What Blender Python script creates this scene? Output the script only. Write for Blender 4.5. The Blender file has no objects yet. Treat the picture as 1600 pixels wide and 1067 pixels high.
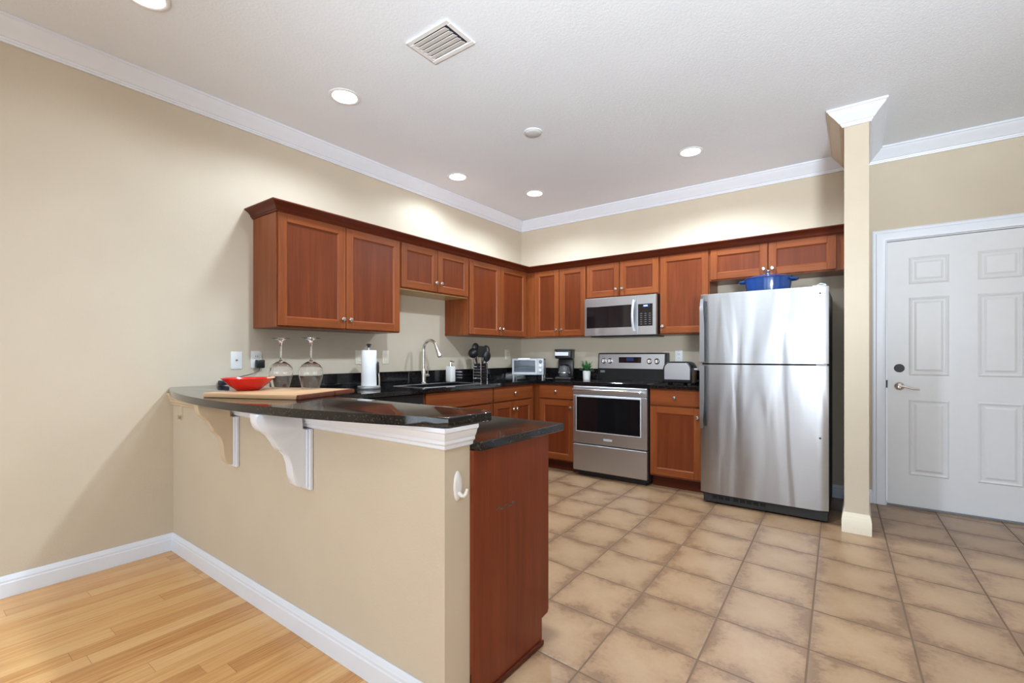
import bpy, bmesh, math, random
from mathutils import Vector, Matrix
random.seed(7)
PI = math.pi
S = bpy.context.scene
COL = S.collection

# ------------------------------------------------------------------ camera
cam = bpy.data.cameras.new('camera')
cam.sensor_width = 36.0
cam.lens = 729.25 / 1600 * 36
cam.shift_y = (555.37 - 533.5) / 1600
cam.clip_start = 0.05
co = bpy.data.objects.new('camera', cam)
COL.objects.link(co)
co.location = (3.3616, -4.7475, 1.185)
co.rotation_euler = (PI / 2, 0, math.radians(36.418))
S.camera = co

# ------------------------------------------------------------------ view, world, large lights
S.view_settings.view_transform = 'Standard'
S.view_settings.look = 'None'
S.view_settings.gamma = 1.0
S.view_settings.use_curve_mapping = False
S.view_settings.exposure = 0.18

W = bpy.data.worlds.new('world')
S.world = W
W.use_nodes = True
W.node_tree.nodes['Background'].inputs[0].default_value = (0.86, 0.93, 1.0, 1)
W.node_tree.nodes['Background'].inputs[1].default_value = 1.2


CEIL = 2.823


def area_light(name, loc, rot, sx, sy, power, color):
    d = bpy.data.lights.new(name, 'AREA')
    d.shape = 'RECTANGLE'
    d.size, d.size_y = sx, sy
    d.energy = power
    d.color = color
    o = bpy.data.objects.new(name, d)
    COL.objects.link(o)
    o.location, o.rotation_euler = loc, rot
    return o


# daylight entering through the sliding windows of the rear wall and the window of the right wall
DAY = (0.74, 0.87, 1.0)
TILT = math.radians(30)     # window lamps turned upward on purpose, to brighten the ceiling
for wx, pw_ in ((1.55, 27), (3.55, 52), (5.35, 30)):
    area_light('window_daylight', (wx, -9.06, 1.25), (PI / 2 + TILT, 0, 0), 1.5, 2.0, pw_, DAY)
# added fill spot behind the camera, aimed up to even out the brightness
fl = bpy.data.lights.new('ceiling_fill', 'SPOT')
fl.energy, fl.color, fl.spot_size, fl.spot_blend, fl.shadow_soft_size = 820, (0.84, 0.93, 1.0), math.radians(80), 0.9, 0.3
fo = bpy.data.objects.new('ceiling_fill', fl)
COL.objects.link(fo)
fo.location = (4.35, -5.7, 1.25)
fo.rotation_euler = (Vector((2.3, -1.6, CEIL + 0.9)) - fo.location).to_track_quat('-Z', 'Y').to_euler()

LIGHT_SPOTS = [(0.757, -3.0), (0.42, -1.60), (0.745, -0.815), (2.29, -0.875), (0.758, -4.03)]
LIGHT_HIDDEN = [(2.38, -3.02), (1.6, -5.3), (0.758, -6.2), (2.6, -6.6), (4.6, -4.4), (3.5, -7.4), (4.75, -2.2)]  # first glows at the frame edge; the rest are unseen, added to brighten
SPOT_POWER = [50, 27, 60, 112, 10, 175, 12, 12, 24, 5, 26, 14]
SPOT_COL = (0.74, 0.87, 1.0)

# ------------------------------------------------------------------ node helpers
def srgb(r, g, b):
    def f(c):
        c /= 255.0
        return c / 12.92 if c <= 0.04045 else ((c + 0.055) / 1.055) ** 2.4
    return (f(r), f(g), f(b), 1.0)


class NT:
    def __init__(self, name):
        self.m = bpy.data.materials.new(name)
        self.m.use_nodes = True
        self.t = self.m.node_tree
        self.b = self.t.nodes['Principled BSDF']

    def node(self, kind, **kw):
        n = self.t.nodes.new(kind)
        for k, v in kw.items():
            setattr(n, k, v)
        return n

    def put(self, sock, v):
        if hasattr(v, 'is_output'):
            self.t.links.new(v, sock)
        else:
            sock.default_value = v

    def math(self, op, a, b=0.0, c=0.0):
        n = self.node('ShaderNodeMath', operation=op)
        self.put(n.inputs[0], a)
        self.put(n.inputs[1], b)
        if len(n.inputs) > 2:
            self.put(n.inputs[2], c)
        return n.outputs[0]

    def coord(self, kind='Object'):
        return self.node('ShaderNodeTexCoord').outputs[kind]

    def position(self):
        return self.node('ShaderNodeNewGeometry').outputs['Position']

    def mapping(self, v, scale=(1, 1, 1), rot=(0, 0, 0), loc=(0, 0, 0)):
        n = self.node('ShaderNodeMapping')
        self.put(n.inputs[0], v)
        n.inputs['Location'].default_value = loc
        n.inputs['Rotation'].default_value = rot
        n.inputs['Scale'].default_value = scale
        return n.outputs[0]

    def noise(self, v, scale=5, detail=3, rough=0.5, dist=0.0, out=0):
        n = self.node('ShaderNodeTexNoise')
        self.put(n.inputs['Vector'], v)
        n.inputs['Scale'].default_value = scale
        n.inputs['Detail'].default_value = detail
        n.inputs['Roughness'].default_value = rough
        n.inputs['Distortion'].default_value = dist
        return n.outputs[out]

    def ramp(self, f, stops):
        n = self.node('ShaderNodeValToRGB')
        self.put(n.inputs[0], f)
        e = n.color_ramp.elements
        while len(e) < len(stops):
            e.new(0.5)
        for k, (p, c) in enumerate(stops):
            e[k].position = p
            e[k].color = c if len(c) == 4 else (*c, 1)
        return n.outputs[0]

    def mix(self, f, a, b, mode='MIX'):
        n = self.node('ShaderNodeMix', data_type='RGBA', blend_type=mode)
        self.put(n.inputs[0], f)
        self.put(n.inputs[6], a)
        self.put(n.inputs[7], b)
        return n.outputs[2]

    def bump(self, h, strength=0.2, dist=0.01):
        n = self.node('ShaderNodeBump')
        n.inputs['Strength'].default_value = strength
        n.inputs['Distance'].default_value = dist
        self.put(n.inputs['Height'], h)
        self.put(self.b.inputs['Normal'], n.outputs[0])

    def set(self, **kw):
        for k, v in kw.items():
            self.put(self.b.inputs[k.replace('_', ' ')], v)
        return self


def plain(name, col, rough=0.5, metal=0.0, spec=0.5, noise=0.04, bump=0.0, bscale=200, **kw):
    n = NT(name)
    f = n.noise(n.coord(), 14, 3)
    lo = tuple(c * (1 - noise) for c in col[:3]) + (1,)
    hi = tuple(min(1, c * (1 + noise)) for c in col[:3]) + (1,)
    n.set(Base_Color=n.ramp(f, [(0.3, lo), (0.7, hi)]), Roughness=rough, Metallic=metal,
          Specular_IOR_Level=spec)
    n.set(**kw)
    if bump:
        n.bump(n.noise(n.coord(), bscale, 4, 0.6), bump, 0.003)
    return n.m


def wood(name, dark, mid, light, vertical=True, axis=None, rough=0.32):
    n = NT(name)
    g = 1.3
    sc = (26, 26, g) if vertical else (g, g, 30)
    v = n.mapping(n.position(), scale=sc)
    a = n.noise(v, 1.0, 5, 0.62, 0.6)
    v2 = n.mapping(n.position(), scale=(sc[0] * 6, sc[1] * 6, sc[2] * 6))
    b = n.noise(v2, 1.0, 2, 0.5)
    big = n.noise(n.position(), 2.2, 2, 0.5)
    f = n.math('ADD', n.math('MULTIPLY', a, 0.62), n.math('MULTIPLY', b, 0.18))
    f = n.math('ADD', f, n.math('MULTIPLY', big, 0.22))
    rnd = n.node('ShaderNodeObjectInfo').outputs['Random']
    f = n.math('ADD', f, n.math('MULTIPLY', n.math('SUBTRACT', rnd, 0.5), 0.10))
    c = n.ramp(f, [(0.22, dark), (0.52, mid), (0.84, light)])
    n.set(Base_Color=c, Roughness=rough, Specular_IOR_Level=0.28)
    n.bump(b, 0.04, 0.002)
    return n.m


def granite(name):
    n = NT(name)
    p = n.position()
    vo = n.node('ShaderNodeTexVoronoi')
    n.put(vo.inputs['Vector'], p)
    vo.inputs['Scale'].default_value = 240
    sep = n.node('ShaderNodeSeparateColor')
    n.put(sep.inputs[0], vo.outputs['Color'])
    c = n.ramp(sep.outputs[0], [(0.0, srgb(10, 10, 11)), (0.6, srgb(16, 16, 17)), (0.88, srgb(30, 29, 28)), (1.0, srgb(74, 68, 64))])
    big = n.noise(p, 30, 3)
    c = n.mix(n.math('MULTIPLY', big, 0.35), c, srgb(16, 15, 15))
    n.set(Base_Color=c, Roughness=0.07, Specular_IOR_Level=0.6)
    return n.m


def steel(name, base=(0.60, 0.60, 0.61), rough=0.28, wave=0.0, horizontal=True, wscale=(5.5, 1, 0.9)):
    n = NT(name)
    p = n.position()
    sc = (2, 2, 420) if horizontal else (420, 420, 2)
    br = n.noise(n.mapping(p, scale=sc), 1, 2, 0.6)
    k = tuple(base) + (1,)
    lo = tuple(c * 0.965 for c in base) + (1,)
    n.set(Base_Color=n.ramp(br, [(0.3, lo), (0.7, k)]), Metallic=1.0,
          Roughness=n.math('ADD', rough - 0.05, n.math('MULTIPLY', br, 0.10)))
    if wave:
        w = n.noise(n.mapping(p, scale=wscale), 1, 1.5, 0.45, 0.5)
        n.bump(w, wave, 0.03)
    return n.m


# ------------------------------------------------------------------ materials
M = {}
n = NT('wall_paint')
n.set(Base_Color=n.ramp(n.noise(n.position(), 3, 3), [(0.3, srgb(204, 192, 172)), (0.7, srgb(208, 196, 176))]),
      Roughness=0.62, Specular_IOR_Level=0.25)
n.bump(n.noise(n.position(), 120, 4, 0.6), 0.22, 0.004)
M['wall'] = n.m
n = NT('ceiling_paint')
n.set(Base_Color=n.ramp(n.noise(n.position(), 2, 2), [(0.3, srgb(232, 238, 246)), (0.7, srgb(235, 241, 249))]),
      Roughness=0.85, Specular_IOR_Level=0.2)
n.bump(n.noise(n.position(), 75, 5, 0.65), 0.35, 0.006)
M['ceiling'] = n.m
M['trim'] = plain('white_trim_paint', srgb(230, 236, 246), 0.35, noise=0.01)
M['door'] = plain('white_door_paint', srgb(228, 230, 233), 0.38, noise=0.01)
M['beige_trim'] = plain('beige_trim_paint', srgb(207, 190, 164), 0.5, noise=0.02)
M['cream_trim'] = plain('cream_trim_paint', srgb(232, 222, 200), 0.45, noise=0.02)
WD, WM_, WL = srgb(98, 47, 22), srgb(132, 69, 34), srgb(156, 89, 49)
M['wood_v'] = wood('cherry_wood_upright', WD, WM_, WL, True)
M['wood_h'] = wood('cherry_wood_level', WD, WM_, WL, False)
M['wood_panel'] = wood('cherry_wood_panel', srgb(80, 36, 16), srgb(108, 50, 24), srgb(130, 66, 34), True)
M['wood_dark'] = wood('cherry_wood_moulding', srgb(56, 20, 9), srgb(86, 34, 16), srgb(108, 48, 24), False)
M['wood_end'] = wood('cherry_wood_end_panel', srgb(92, 38, 20), srgb(122, 56, 32), srgb(142, 72, 44), True)
M['wood_pale'] = wood('pale_cabinet_underside', srgb(176, 140, 90), srgb(196, 162, 110), srgb(208, 176, 126), False)
M['granite'] = granite('black_granite')
M['steel'] = steel('brushed_steel', (0.60, 0.62, 0.65), 0.38)
M['steel_fridge'] = steel('brushed_steel_door', (0.44, 0.445, 0.46), 0.34, wave=0.5)
M['steel_micro'] = steel('brushed_steel_front', (0.60, 0.62, 0.65), 0.32, wave=0.15, wscale=(7, 1, 1))
M['steel_dark'] = steel('dark_steel', (0.27, 0.27, 0.28), 0.4)
M['nickel'] = plain('satin_nickel', (0.66, 0.63, 0.58, 1), 0.25, 1.0)
M['chrome'] = plain('polished_chrome', (0.75, 0.75, 0.76, 1), 0.12, 1.0)
M['black_glass'] = plain('black_glass', (0.006, 0.006, 0.007, 1), 0.06, 0, 0.6)
M['black'] = plain('black_plastic', (0.012, 0.012, 0.013, 1), 0.35, 0, 0.45)
M['black_matte'] = plain('black_matte_enamel', (0.018, 0.018, 0.019, 1), 0.55)
M['grey_plastic'] = plain('grey_plastic', srgb(120, 122, 126), 0.45)
M['silver_plastic'] = plain('silver_plastic', srgb(192, 194, 198), 0.35)
M['white_plastic'] = plain('white_plastic', srgb(232, 233, 232), 0.35, noise=0.01)
M['cream_plastic'] = plain('cream_plastic', srgb(236, 228, 210), 0.4, noise=0.01)
M['paper'] = plain('white_paper', srgb(240, 240, 240), 0.85, noise=0.01, bump=0.25, bscale=160)
M['ceramic'] = plain('white_ceramic', srgb(236, 236, 232), 0.25, noise=0.01)
M['red'] = plain('red_glaze', srgb(206, 26, 16), 0.16)
M['cream_glaze'] = plain('cream_glaze', srgb(240, 205, 165), 0.3)
M['blue'] = plain('blue_enamel', srgb(26, 62, 122), 0.14, noise=0.12)
M['leaf'] = plain('green_leaf', srgb(62, 122, 66), 0.5, noise=0.35)
M['board'] = wood('maple_board', srgb(170, 128, 88), srgb(198, 160, 120), srgb(214, 182, 146), False)
M['board_end'] = wood('dark_board_end', srgb(70, 34, 22), srgb(100, 52, 34), srgb(124, 68, 46), False)
M['block_wood'] = wood('beech_block', srgb(190, 150, 116), srgb(206, 168, 134), srgb(220, 186, 152), True)
M['soil'] = plain('dark_soil', srgb(52, 38, 28), 0.9, noise=0.3)
M['grille'] = plain('charcoal_grille', srgb(58, 60, 64), 0.5)
M['dark_void'] = plain('dark_recess', (0.004, 0.004, 0.004, 1), 0.8)
M['navy'] = plain('navy_plastic', srgb(24, 26, 52), 0.4)
M['scuff'] = plain('grey_scuff', srgb(92, 78, 72), 0.8, noise=0.3)
M['vent_white'] = plain('vent_enamel', srgb(230, 231, 233), 0.45, noise=0.01)
M['cover'] = plain('off_white_cover', srgb(206, 207, 209), 0.6, noise=0.01)

n = NT('clear_glass')
n.set(Base_Color=(1, 1, 1, 1), Roughness=0.0, IOR=1.45, Transmission_Weight=1.0)
M['glass'] = n.m
n = NT('tinted_oven_glass')
n.set(Base_Color=srgb(196, 204, 212), Roughness=0.03, IOR=1.2, Transmission_Weight=0.85, Specular_IOR_Level=0.6)
M['oven_glass'] = n.m
n = NT('carafe_glass')
n.set(Base_Color=srgb(170, 170, 172), Roughness=0.02, IOR=1.45, Transmission_Weight=0.8)
M['carafe'] = n.m


def emission(name, col, strength):
    n = NT(name)
    n.set(Base_Color=col, Emission_Color=col, Emission_Strength=strength, Roughness=0.4)
    return n.m


M['lamp'] = emission('lit_lamp_lens', (1.0, 0.97, 0.92, 1), 9.0)
M['display'] = emission('blue_clock_digits', srgb(150, 190, 255), 2.2)
M['display_bg'] = emission('blue_display', srgb(14, 30, 74), 0.6)

# tiled floor: square ceramic tiles, brown mottled rims and brown grout
n = NT('ceramic_tile_floor')
sx = n.node('ShaderNodeSeparateXYZ')
n.put(sx.inputs[0], n.position())
x, y = sx.outputs[0], sx.outputs[1]
s = n.math('DIVIDE', n.math('SUBTRACT', n.math('ADD', x, n.math('MULTIPLY', y, 0.026)), 2.79), 0.351)
t = n.math('DIVIDE', n.math('ADD', n.math('ADD', y, n.math('MULTIPLY', x, 0.06)), 2.685), 0.3545)
fs, ft = n.math('FRACT', n.math('ADD', s, 40)), n.math('FRACT', n.math('ADD', t, 40))
ds = n.math('SUBTRACT', 0.5, n.math('ABSOLUTE', n.math('SUBTRACT', fs, 0.5)))
dt = n.math('SUBTRACT', 0.5, n.math('ABSOLUTE', n.math('SUBTRACT', ft, 0.5)))
edge = n.math('MINIMUM', ds, dt)
cell = n.node('ShaderNodeCombineXYZ')
n.put(cell.inputs[0], n.math('FLOOR', n.math('ADD', s, 40)))
n.put(cell.inputs[1], n.math('FLOOR', n.math('ADD', t, 40)))
wn = n.node('ShaderNodeTexWhiteNoise', noise_dimensions='3D')
n.put(wn.inputs['Vector'], cell.outputs[0])
off = n.node('ShaderNodeVectorMath', operation='MULTIPLY_ADD')
n.put(off.inputs[0], wn.outputs['Color'])
off.inputs[1].default_value = (9, 9, 9)
n.put(off.inputs[2], n.position())
n1 = n.noise(off.outputs[0], 7, 4, 0.6)
n2 = n.noise(off.outputs[0], 45, 4, 0.65)
rim = n.math('ADD', n.math('MULTIPLY', edge, 2.2), n.math('MULTIPLY', n.math('SUBTRACT', n1, 0.5), 1.5))
rim = n.math('ADD', rim, n.math('MULTIPLY', n.math('SUBTRACT', n2, 0.5), 0.9))
tile = n.ramp(rim, [(0.0, srgb(132, 102, 76)), (0.16, srgb(151, 119, 89)), (0.40, srgb(163, 131, 99)), (1.0, srgb(171, 140, 108))])
n3 = n.noise(n.position(), 150, 4, 0.7)
val = n.math('ADD', n.math('ADD', 0.82, n.math('MULTIPLY', n3, 0.22)), n.math('MULTIPLY', wn.outputs['Value'], 0.10))
hsv = n.node('ShaderNodeHueSaturation')
n.put(hsv.inputs['Color'], tile)
n.put(hsv.inputs['Value'], val)
gl = n.math('LESS_THAN', edge, 0.0105)
n.set(Base_Color=n.mix(gl, hsv.outputs[0], srgb(112, 88, 68)),
      Roughness=n.math('ADD', 0.30, n.math('MULTIPLY', gl, 0.5)), Specular_IOR_Level=0.4)
h = n.math('ADD', n.math('MULTIPLY', n.math('SMOOTH_MIN', edge, 0.03, 0.01), 12), n.math('MULTIPLY', n1, 0.12))
n.bump(h, 0.30, 0.006)
M['tile'] = n.m

# oak strip floor, boards run along y
n = NT('oak_strip_floor')
sx = n.node('ShaderNodeSeparateXYZ')
n.put(sx.inputs[0], n.position())
x, y = sx.outputs[0], sx.outputs[1]
s = n.math('DIVIDE', n.math('ADD', x, 20), 0.083)
row = n.math('FLOOR', s)
wr = n.node('ShaderNodeTexWhiteNoise', noise_dimensions='1D')
n.put(wr.inputs['W'], row)
t = n.math('ADD', n.math('DIVIDE', n.math('ADD', y, 30), 0.9), n.math('MULTIPLY', wr.outputs['Value'], 7.3))
cell = n.node('ShaderNodeCombineXYZ')
n.put(cell.inputs[0], row)
n.put(cell.inputs[1], n.math('FLOOR', t))
wn = n.node('ShaderNodeTexWhiteNoise', noise_dimensions='3D')
n.put(wn.inputs['Vector'], cell.outputs[0])
off = n.node('ShaderNodeVectorMath', operation='MULTIPLY_ADD')
n.put(off.inputs[0], wn.outputs['Color'])
off.inputs[1].default_value = (7, 7, 7)
n.put(off.inputs[2], n.position())
gr = n.noise(n.mapping(off.outputs[0], scale=(34, 1.3, 1)), 1, 6, 0.62, 2.6)
fi = n.noise(n.mapping(off.outputs[0], scale=(190, 5, 1)), 1, 2, 0.5)
f = n.math('ADD', n.math('MULTIPLY', gr, 0.72), n.math('MULTIPLY', fi, 0.12))
f = n.math('ADD', n.math('SUBTRACT', f, 0.10), n.math('MULTIPLY', wn.outputs['Value'], 0.32))
c = n.ramp(f, [(0.20, srgb(184, 124, 68)), (0.48, srgb(220, 168, 106)), (0.78, srgb(238, 196, 140))])
fx = n.math('FRACT', s)
fy = n.math('FRACT', t)
gap = n.math('MAXIMUM', n.math('LESS_THAN', n.math('MINIMUM', fx, n.math('SUBTRACT', 1, fx)), 0.010),
             n.math('LESS_THAN', fy, 0.0022))
n.set(Base_Color=n.mix(n.math('MULTIPLY', gap, 0.55), c, srgb(120, 76, 40)), Roughness=0.26, Specular_IOR_Level=0.45)
M['oak'] = n.m


# ------------------------------------------------------------------ mesh builder
class MB:
    """collects shapes in world (or thing) space, links them as ONE mesh object"""

    def __init__(self, mp=None):
        self.bm = bmesh.new()
        self.mp = mp

    def _fin(self, verts, mi):
        if self.mp:
            for v in verts:
                v.co = Vector(self.mp(*v.co))
        fs = set()
        for v in verts:
            for f_ in v.link_faces:
                fs.add(f_)
        for f_ in fs:
            f_.material_index = mi
        return self

    def box(self, a, b, mi=0, bev=0.0, seg=1):
        a, b = [min(p, q) for p, q in zip(a, b)], [max(p, q) for p, q in zip(a, b)]
        r = bmesh.ops.create_cube(self.bm, size=1.0)
        vs = r['verts']
        for v in vs:
            v.co = Vector([(a[k] + b[k]) / 2 + v.co[k] * (b[k] - a[k]) for k in range(3)])
        if bev:
            bev = min(bev, 0.45 * min(q - p for p, q in zip(a, b)))
            es = list({e for v in vs for e in v.link_edges})
            r = bmesh.ops.bevel(self.bm, geom=es, offset=bev, segments=seg, profile=0.5, affect='EDGES')
            vs = list({v for f_ in r['faces'] for v in f_.verts} | {v for v in vs if v.is_valid})
        return self._fin(vs, mi)

    def grid_prism(self, poly, w0, w1, ax, mi=0, bev=0.0, seg=2):
        """extrude a 2-D outline between w0 and w1 along axis ax (0,1,2)"""
        def P(p, w):
            q = list(p)
            q.insert(ax, w)
            return q
        vs0 = [self.bm.verts.new(P(p, w0)) for p in poly]
        vs1 = [self.bm.verts.new(P(p, w1)) for p in poly]
        f0, f1 = self.bm.faces.new(vs0), self.bm.faces.new(vs1[::-1])
        k = len(poly)
        for i in range(k):
            self.bm.faces.new((vs0[i], vs1[i], vs1[(i + 1) % k], vs0[(i + 1) % k]))
        vs = vs0 + vs1
        if bev:
            es = list(set(f0.edges) | set(f1.edges))
            r = bmesh.ops.bevel(self.bm, geom=es, offset=bev, segments=seg, profile=0.5, affect='EDGES')
            vs = list({v for f_ in r['faces'] for v in f_.verts} | {v for v in vs if v.is_valid})
        return self._fin(vs, mi)

    def lathe(self, prof, c=(0, 0, 0), n=32, mi=0, sx=1.0, sy=1.0, rot=None):
        """prof: list of (r, z); a point with r 0 closes on the axis"""
        rings = []
        new = []
        for r, z in prof:
            if r <= 1e-6:
                v = self.bm.verts.new((0, 0, z))
                rings.append([v])
                new.append(v)
            else:
                ring = [self.bm.verts.new((r * sx * math.cos(2 * PI * k / n), r * sy * math.sin(2 * PI * k / n), z)) for k in range(n)]
                rings.append(ring)
                new += ring
        for a, b in zip(rings, rings[1:]):
            if len(a) == 1 and len(b) == 1:
                continue
            for k in range(n):
                k2 = (k + 1) % n
                if len(a) == 1:
                    self.bm.faces.new((a[0], b[k], b[k2]))
                elif len(b) == 1:
                    self.bm.faces.new((a[k], b[0], a[k2]))
                else:
                    self.bm.faces.new((a[k], b[k], b[k2], a[k2]))
        mt = Matrix.Translation(c)
        if rot is not None:
            mt = mt @ rot
        for v in new:
            v.co = mt @ v.co
        return self._fin(new, mi)

    def cyl(self, p0, p1, r0, r1=None, n=20, mi=0):
        return self.tube([p0, p1], [r0, r0 if r1 is None else r1], n, mi)

    def tube(self, pts, r, n=12, mi=0, cap=True, flat=1.0):
        pts = [Vector(p) for p in pts]
        if not isinstance(r, (list, tuple)):
            r = [r] * len(pts)
        rings, new = [], []
        d0 = (pts[1] - pts[0]).normalized()
        up = Vector((0, 0, 1)) if abs(d0.z) < 0.9 else Vector((1, 0, 0))
        a = d0.cross(up).normalized()
        for i, p in enumerate(pts):
            if i == 0:
                d = (pts[1] - pts[0]).normalized()
            elif i == len(pts) - 1:
                d = (pts[-1] - pts[-2]).normalized()
            else:
                d = ((pts[i + 1] - p).normalized() + (p - pts[i - 1]).normalized()).normalized()
            a = (a - d * a.dot(d)).normalized()
            b = d.cross(a)
            ring = [self.bm.verts.new(p + (a * math.cos(2 * PI * k / n) + b * math.sin(2 * PI * k / n) * flat) * r[i]) for k in range(n)]
            rings.append(ring)
            new += ring
        for q0, q1 in zip(rings, rings[1:]):
            for k in range(n):
                self.bm.faces.new((q0[k], q1[k], q1[(k + 1) % n], q0[(k + 1) % n]))
        if cap:
            self.bm.faces.new(rings[0][::-1])
            self.bm.faces.new(rings[-1])
        return self._fin(new, mi)

    def sweep(self, path, prof, seg=None, mi=0, close_ends=True):
        """mitred moulding: path in plan, prof = closed list of (out, z); out is to the right of the path"""
        n = len(path)
        P = [Vector((p[0], p[1])) for p in path]
        nor = []
        for i in range(n - 1):
            d = (P[i + 1] - P[i]).normalized()
            nor.append(Vector((d.y, -d.x)))
        mit = []
        for i in range(n):
            if i == 0:
                mit.append(nor[0])
            elif i == n - 1:
                mit.append(nor[-1])
            else:
                m = nor[i - 1] + nor[i]
                mit.append(m / (1 + nor[i - 1].dot(nor[i])))
        s0, s1 = seg if seg else (0, n - 1)
        rings, new = [], []
        for i in range(s0, s1 + 1):
            ring = [self.bm.verts.new((P[i].x + mit[i].x * o, P[i].y + mit[i].y * o, z)) for o, z in prof]
            rings.append(ring)
            new += ring
        k = len(prof)
        for a, b in zip(rings, rings[1:]):
            for j in range(k):
                self.bm.faces.new((a[j], b[j], b[(j + 1) % k], a[(j + 1) % k]))
        if close_ends:
            self.bm.faces.new(rings[0][::-1])
            self.bm.faces.new(rings[-1])
        return self._fin(new, mi)

    def quad(self, pts, mi=0):
        vs = [self.bm.verts.new(p) for p in pts]
        self.bm.faces.new(vs)
        return self._fin(vs, mi)

    def build(self, name, mats, parent=None, smooth=35, recalc=True):
        bm = self.bm
        if recalc:
            bmesh.ops.recalc_face_normals(bm, faces=bm.faces[:])
        me = bpy.data.meshes.new(name)
        bm.to_mesh(me)
        bm.free()
        for m in (mats if isinstance(mats, (list, tuple)) else [mats]):
            me.materials.append(M[m] if isinstance(m, str) else m)
        if smooth:
            me.shade_smooth()
            me.set_sharp_from_angle(angle=math.radians(smooth))
        o = bpy.data.objects.new(name, me)
        COL.objects.link(o)
        if parent is not None:
            if not parent.get('_local'):
                off = OFF.get(parent.name, Vector((0, 0, 0)))
                me.transform(Matrix.Translation(-off))
            o.parent = parent
            OFF[o.name] = OFF.get(parent.name, Vector((0, 0, 0)))
            if parent.get('_local'):
                LOC.add(o.name)
        return o


OFF, LOC = {}, set()


def tag(o, label, cat, group=None):
    o['label'], o['category'] = label, cat
    if group:
        o['group'] = group
    return o


def thing(name, label, cat, loc=(0, 0, 0), rz=0.0, group=None):
    """an Empty at the base of a thing.  rz given: parts are built in the thing's own space"""
    o = bpy.data.objects.new(name, None)
    o.empty_display_size = 0.1
    COL.objects.link(o)
    o.location = loc
    o.rotation_euler = (0, 0, rz or 0)
    OFF[o.name] = Vector(loc)
    return tag(o, label, cat, group)


def local(o):
    OFF[o.name] = Vector((0, 0, 0))      # its parts are written in its own space
    return o


def structure(o, label=None):
    o['kind'] = 'structure'
    if label:
        o['label'] = label
    return o


def copy_tree(o, parent=None):
    c = o.copy()
    COL.objects.link(c)
    if parent is not None:
        c.parent = parent
    for ch in [q for q in COL.objects if q.parent == o]:
        copy_tree(ch, c)
    return c


def LM(u, d, z): return (d, u, z)            # left wall: u runs along y, d out of the wall
def BM_(u, d, z): return (u, -d, z)          # back wall: u runs along x
PEN_Y = -3.56
def PM(u, d, z): return (u, PEN_Y + d, z)    # peninsula, facing the kitchen


# ------------------------------------------------------------------ the room
STUB = (3.296, 3.429, -0.89)
XR, YR = 6.9, -9.1
PW = (-3.68, -3.56, 2.308, 0.96)           # peninsula half wall: y front, y back, x end, top

structure(MB().box((0, -3.62, -0.08), (XR, 0.12, 0)).build('floor', 'tile', smooth=0), 'floor of square brown ceramic tiles')
structure(MB().box((0, YR, -0.08), (XR, -3.62, 0)).build('floor', 'oak', smooth=0), 'honey coloured oak strip floor beside the half wall')
structure(MB().box((-0.12, YR, CEIL), (XR, 0.12, CEIL + 0.1)).build('ceiling', 'ceiling', smooth=0))
structure(MB().box((-0.12, YR, -0.08), (0, 0.12, CEIL)).build('wall_left', 'wall', smooth=0))
DX0, DX1, DZ = 3.556, 4.475, 2.088
w = MB()
w.box((0, 0, 0), (DX0 - 0.006, 0.12, CEIL)).box((DX1 + 0.006, 0, 0), (XR, 0.12, CEIL)).box((DX0 - 0.006, 0, DZ + 0.006), (DX1 + 0.006, 0.12, CEIL))
structure(w.build('wall_back', 'wall', smooth=0))
structure(MB().box((STUB[0], STUB[2], 0), (STUB[1], 0, CEIL)).build('wall_stub', 'wall', smooth=0), 'narrow beige wall end between the refrigerator and the white door')
structure(MB().box((0, PW[0], 0), (PW[2], PW[1], PW[3])).build('wall_peninsula', 'wall', smooth=0), 'beige half wall under the raised bar')
# right wall and rear wall with their windows
w = MB()
w.box((XR, YR, 0), (XR + 0.12, -6.8, CEIL)).box((XR, -4.4, 0), (XR + 0.12, 0.12, CEIL)).box((XR, -6.8, 0), (XR + 0.12, -4.4, 0.3)).box((XR, -6.8, 2.3), (XR + 0.12, -4.4, CEIL))
structure(w.build('wall_right', 'wall', smooth=0))
w = MB()
w.box((0, YR - 0.12, 2.4), (XR, YR, CEIL)).box((0, YR - 0.12, 0), (XR, YR, 0.1))
for a, b in ((0, 0.75), (2.35, 2.75), (4.35, 4.55), (6.15, XR)):
    w.box((a, YR - 0.12, 0.1), (b, YR, 2.4))
structure(w.build('wall_rear', 'wall', smooth=0))
for k, (a, b) in enumerate(((0.75, 2.35), (2.75, 4.35), (4.55, 6.15))):
    f = MB()
    f.box((a, YR - 0.09, 0.1), (a + 0.05, YR - 0.05, 2.4)).box((b - 0.05, YR - 0.09, 0.1), (b, YR - 0.05, 2.4))
    f.box((a, YR - 0.09, 0.1), (b, YR - 0.05, 0.15)).box((a, YR - 0.09, 2.35), (b, YR - 0.05, 2.4)).box(((a + b) / 2 - 0.025, YR - 0.09, 0.1), ((a + b) / 2 + 0.025, YR - 0.05, 2.4))
    structure(f.build('window_%d' % (k + 1), 'trim'))
f = MB()
for p, q in (((-6.8, 0.3), (-6.75, 2.3)), ((-4.45, 0.3), (-4.4, 2.3)), ((-6.8, 0.3), (-4.4, 0.35)), ((-6.8, 2.25), (-4.4, 2.3)), ((-5.63, 0.3), (-5.58, 2.3))):
    f.box((XR + 0.05, p[0], p[1]), (XR + 0.09, q[0], q[1]))
structure(f.build('window_4', 'trim'))

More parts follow.
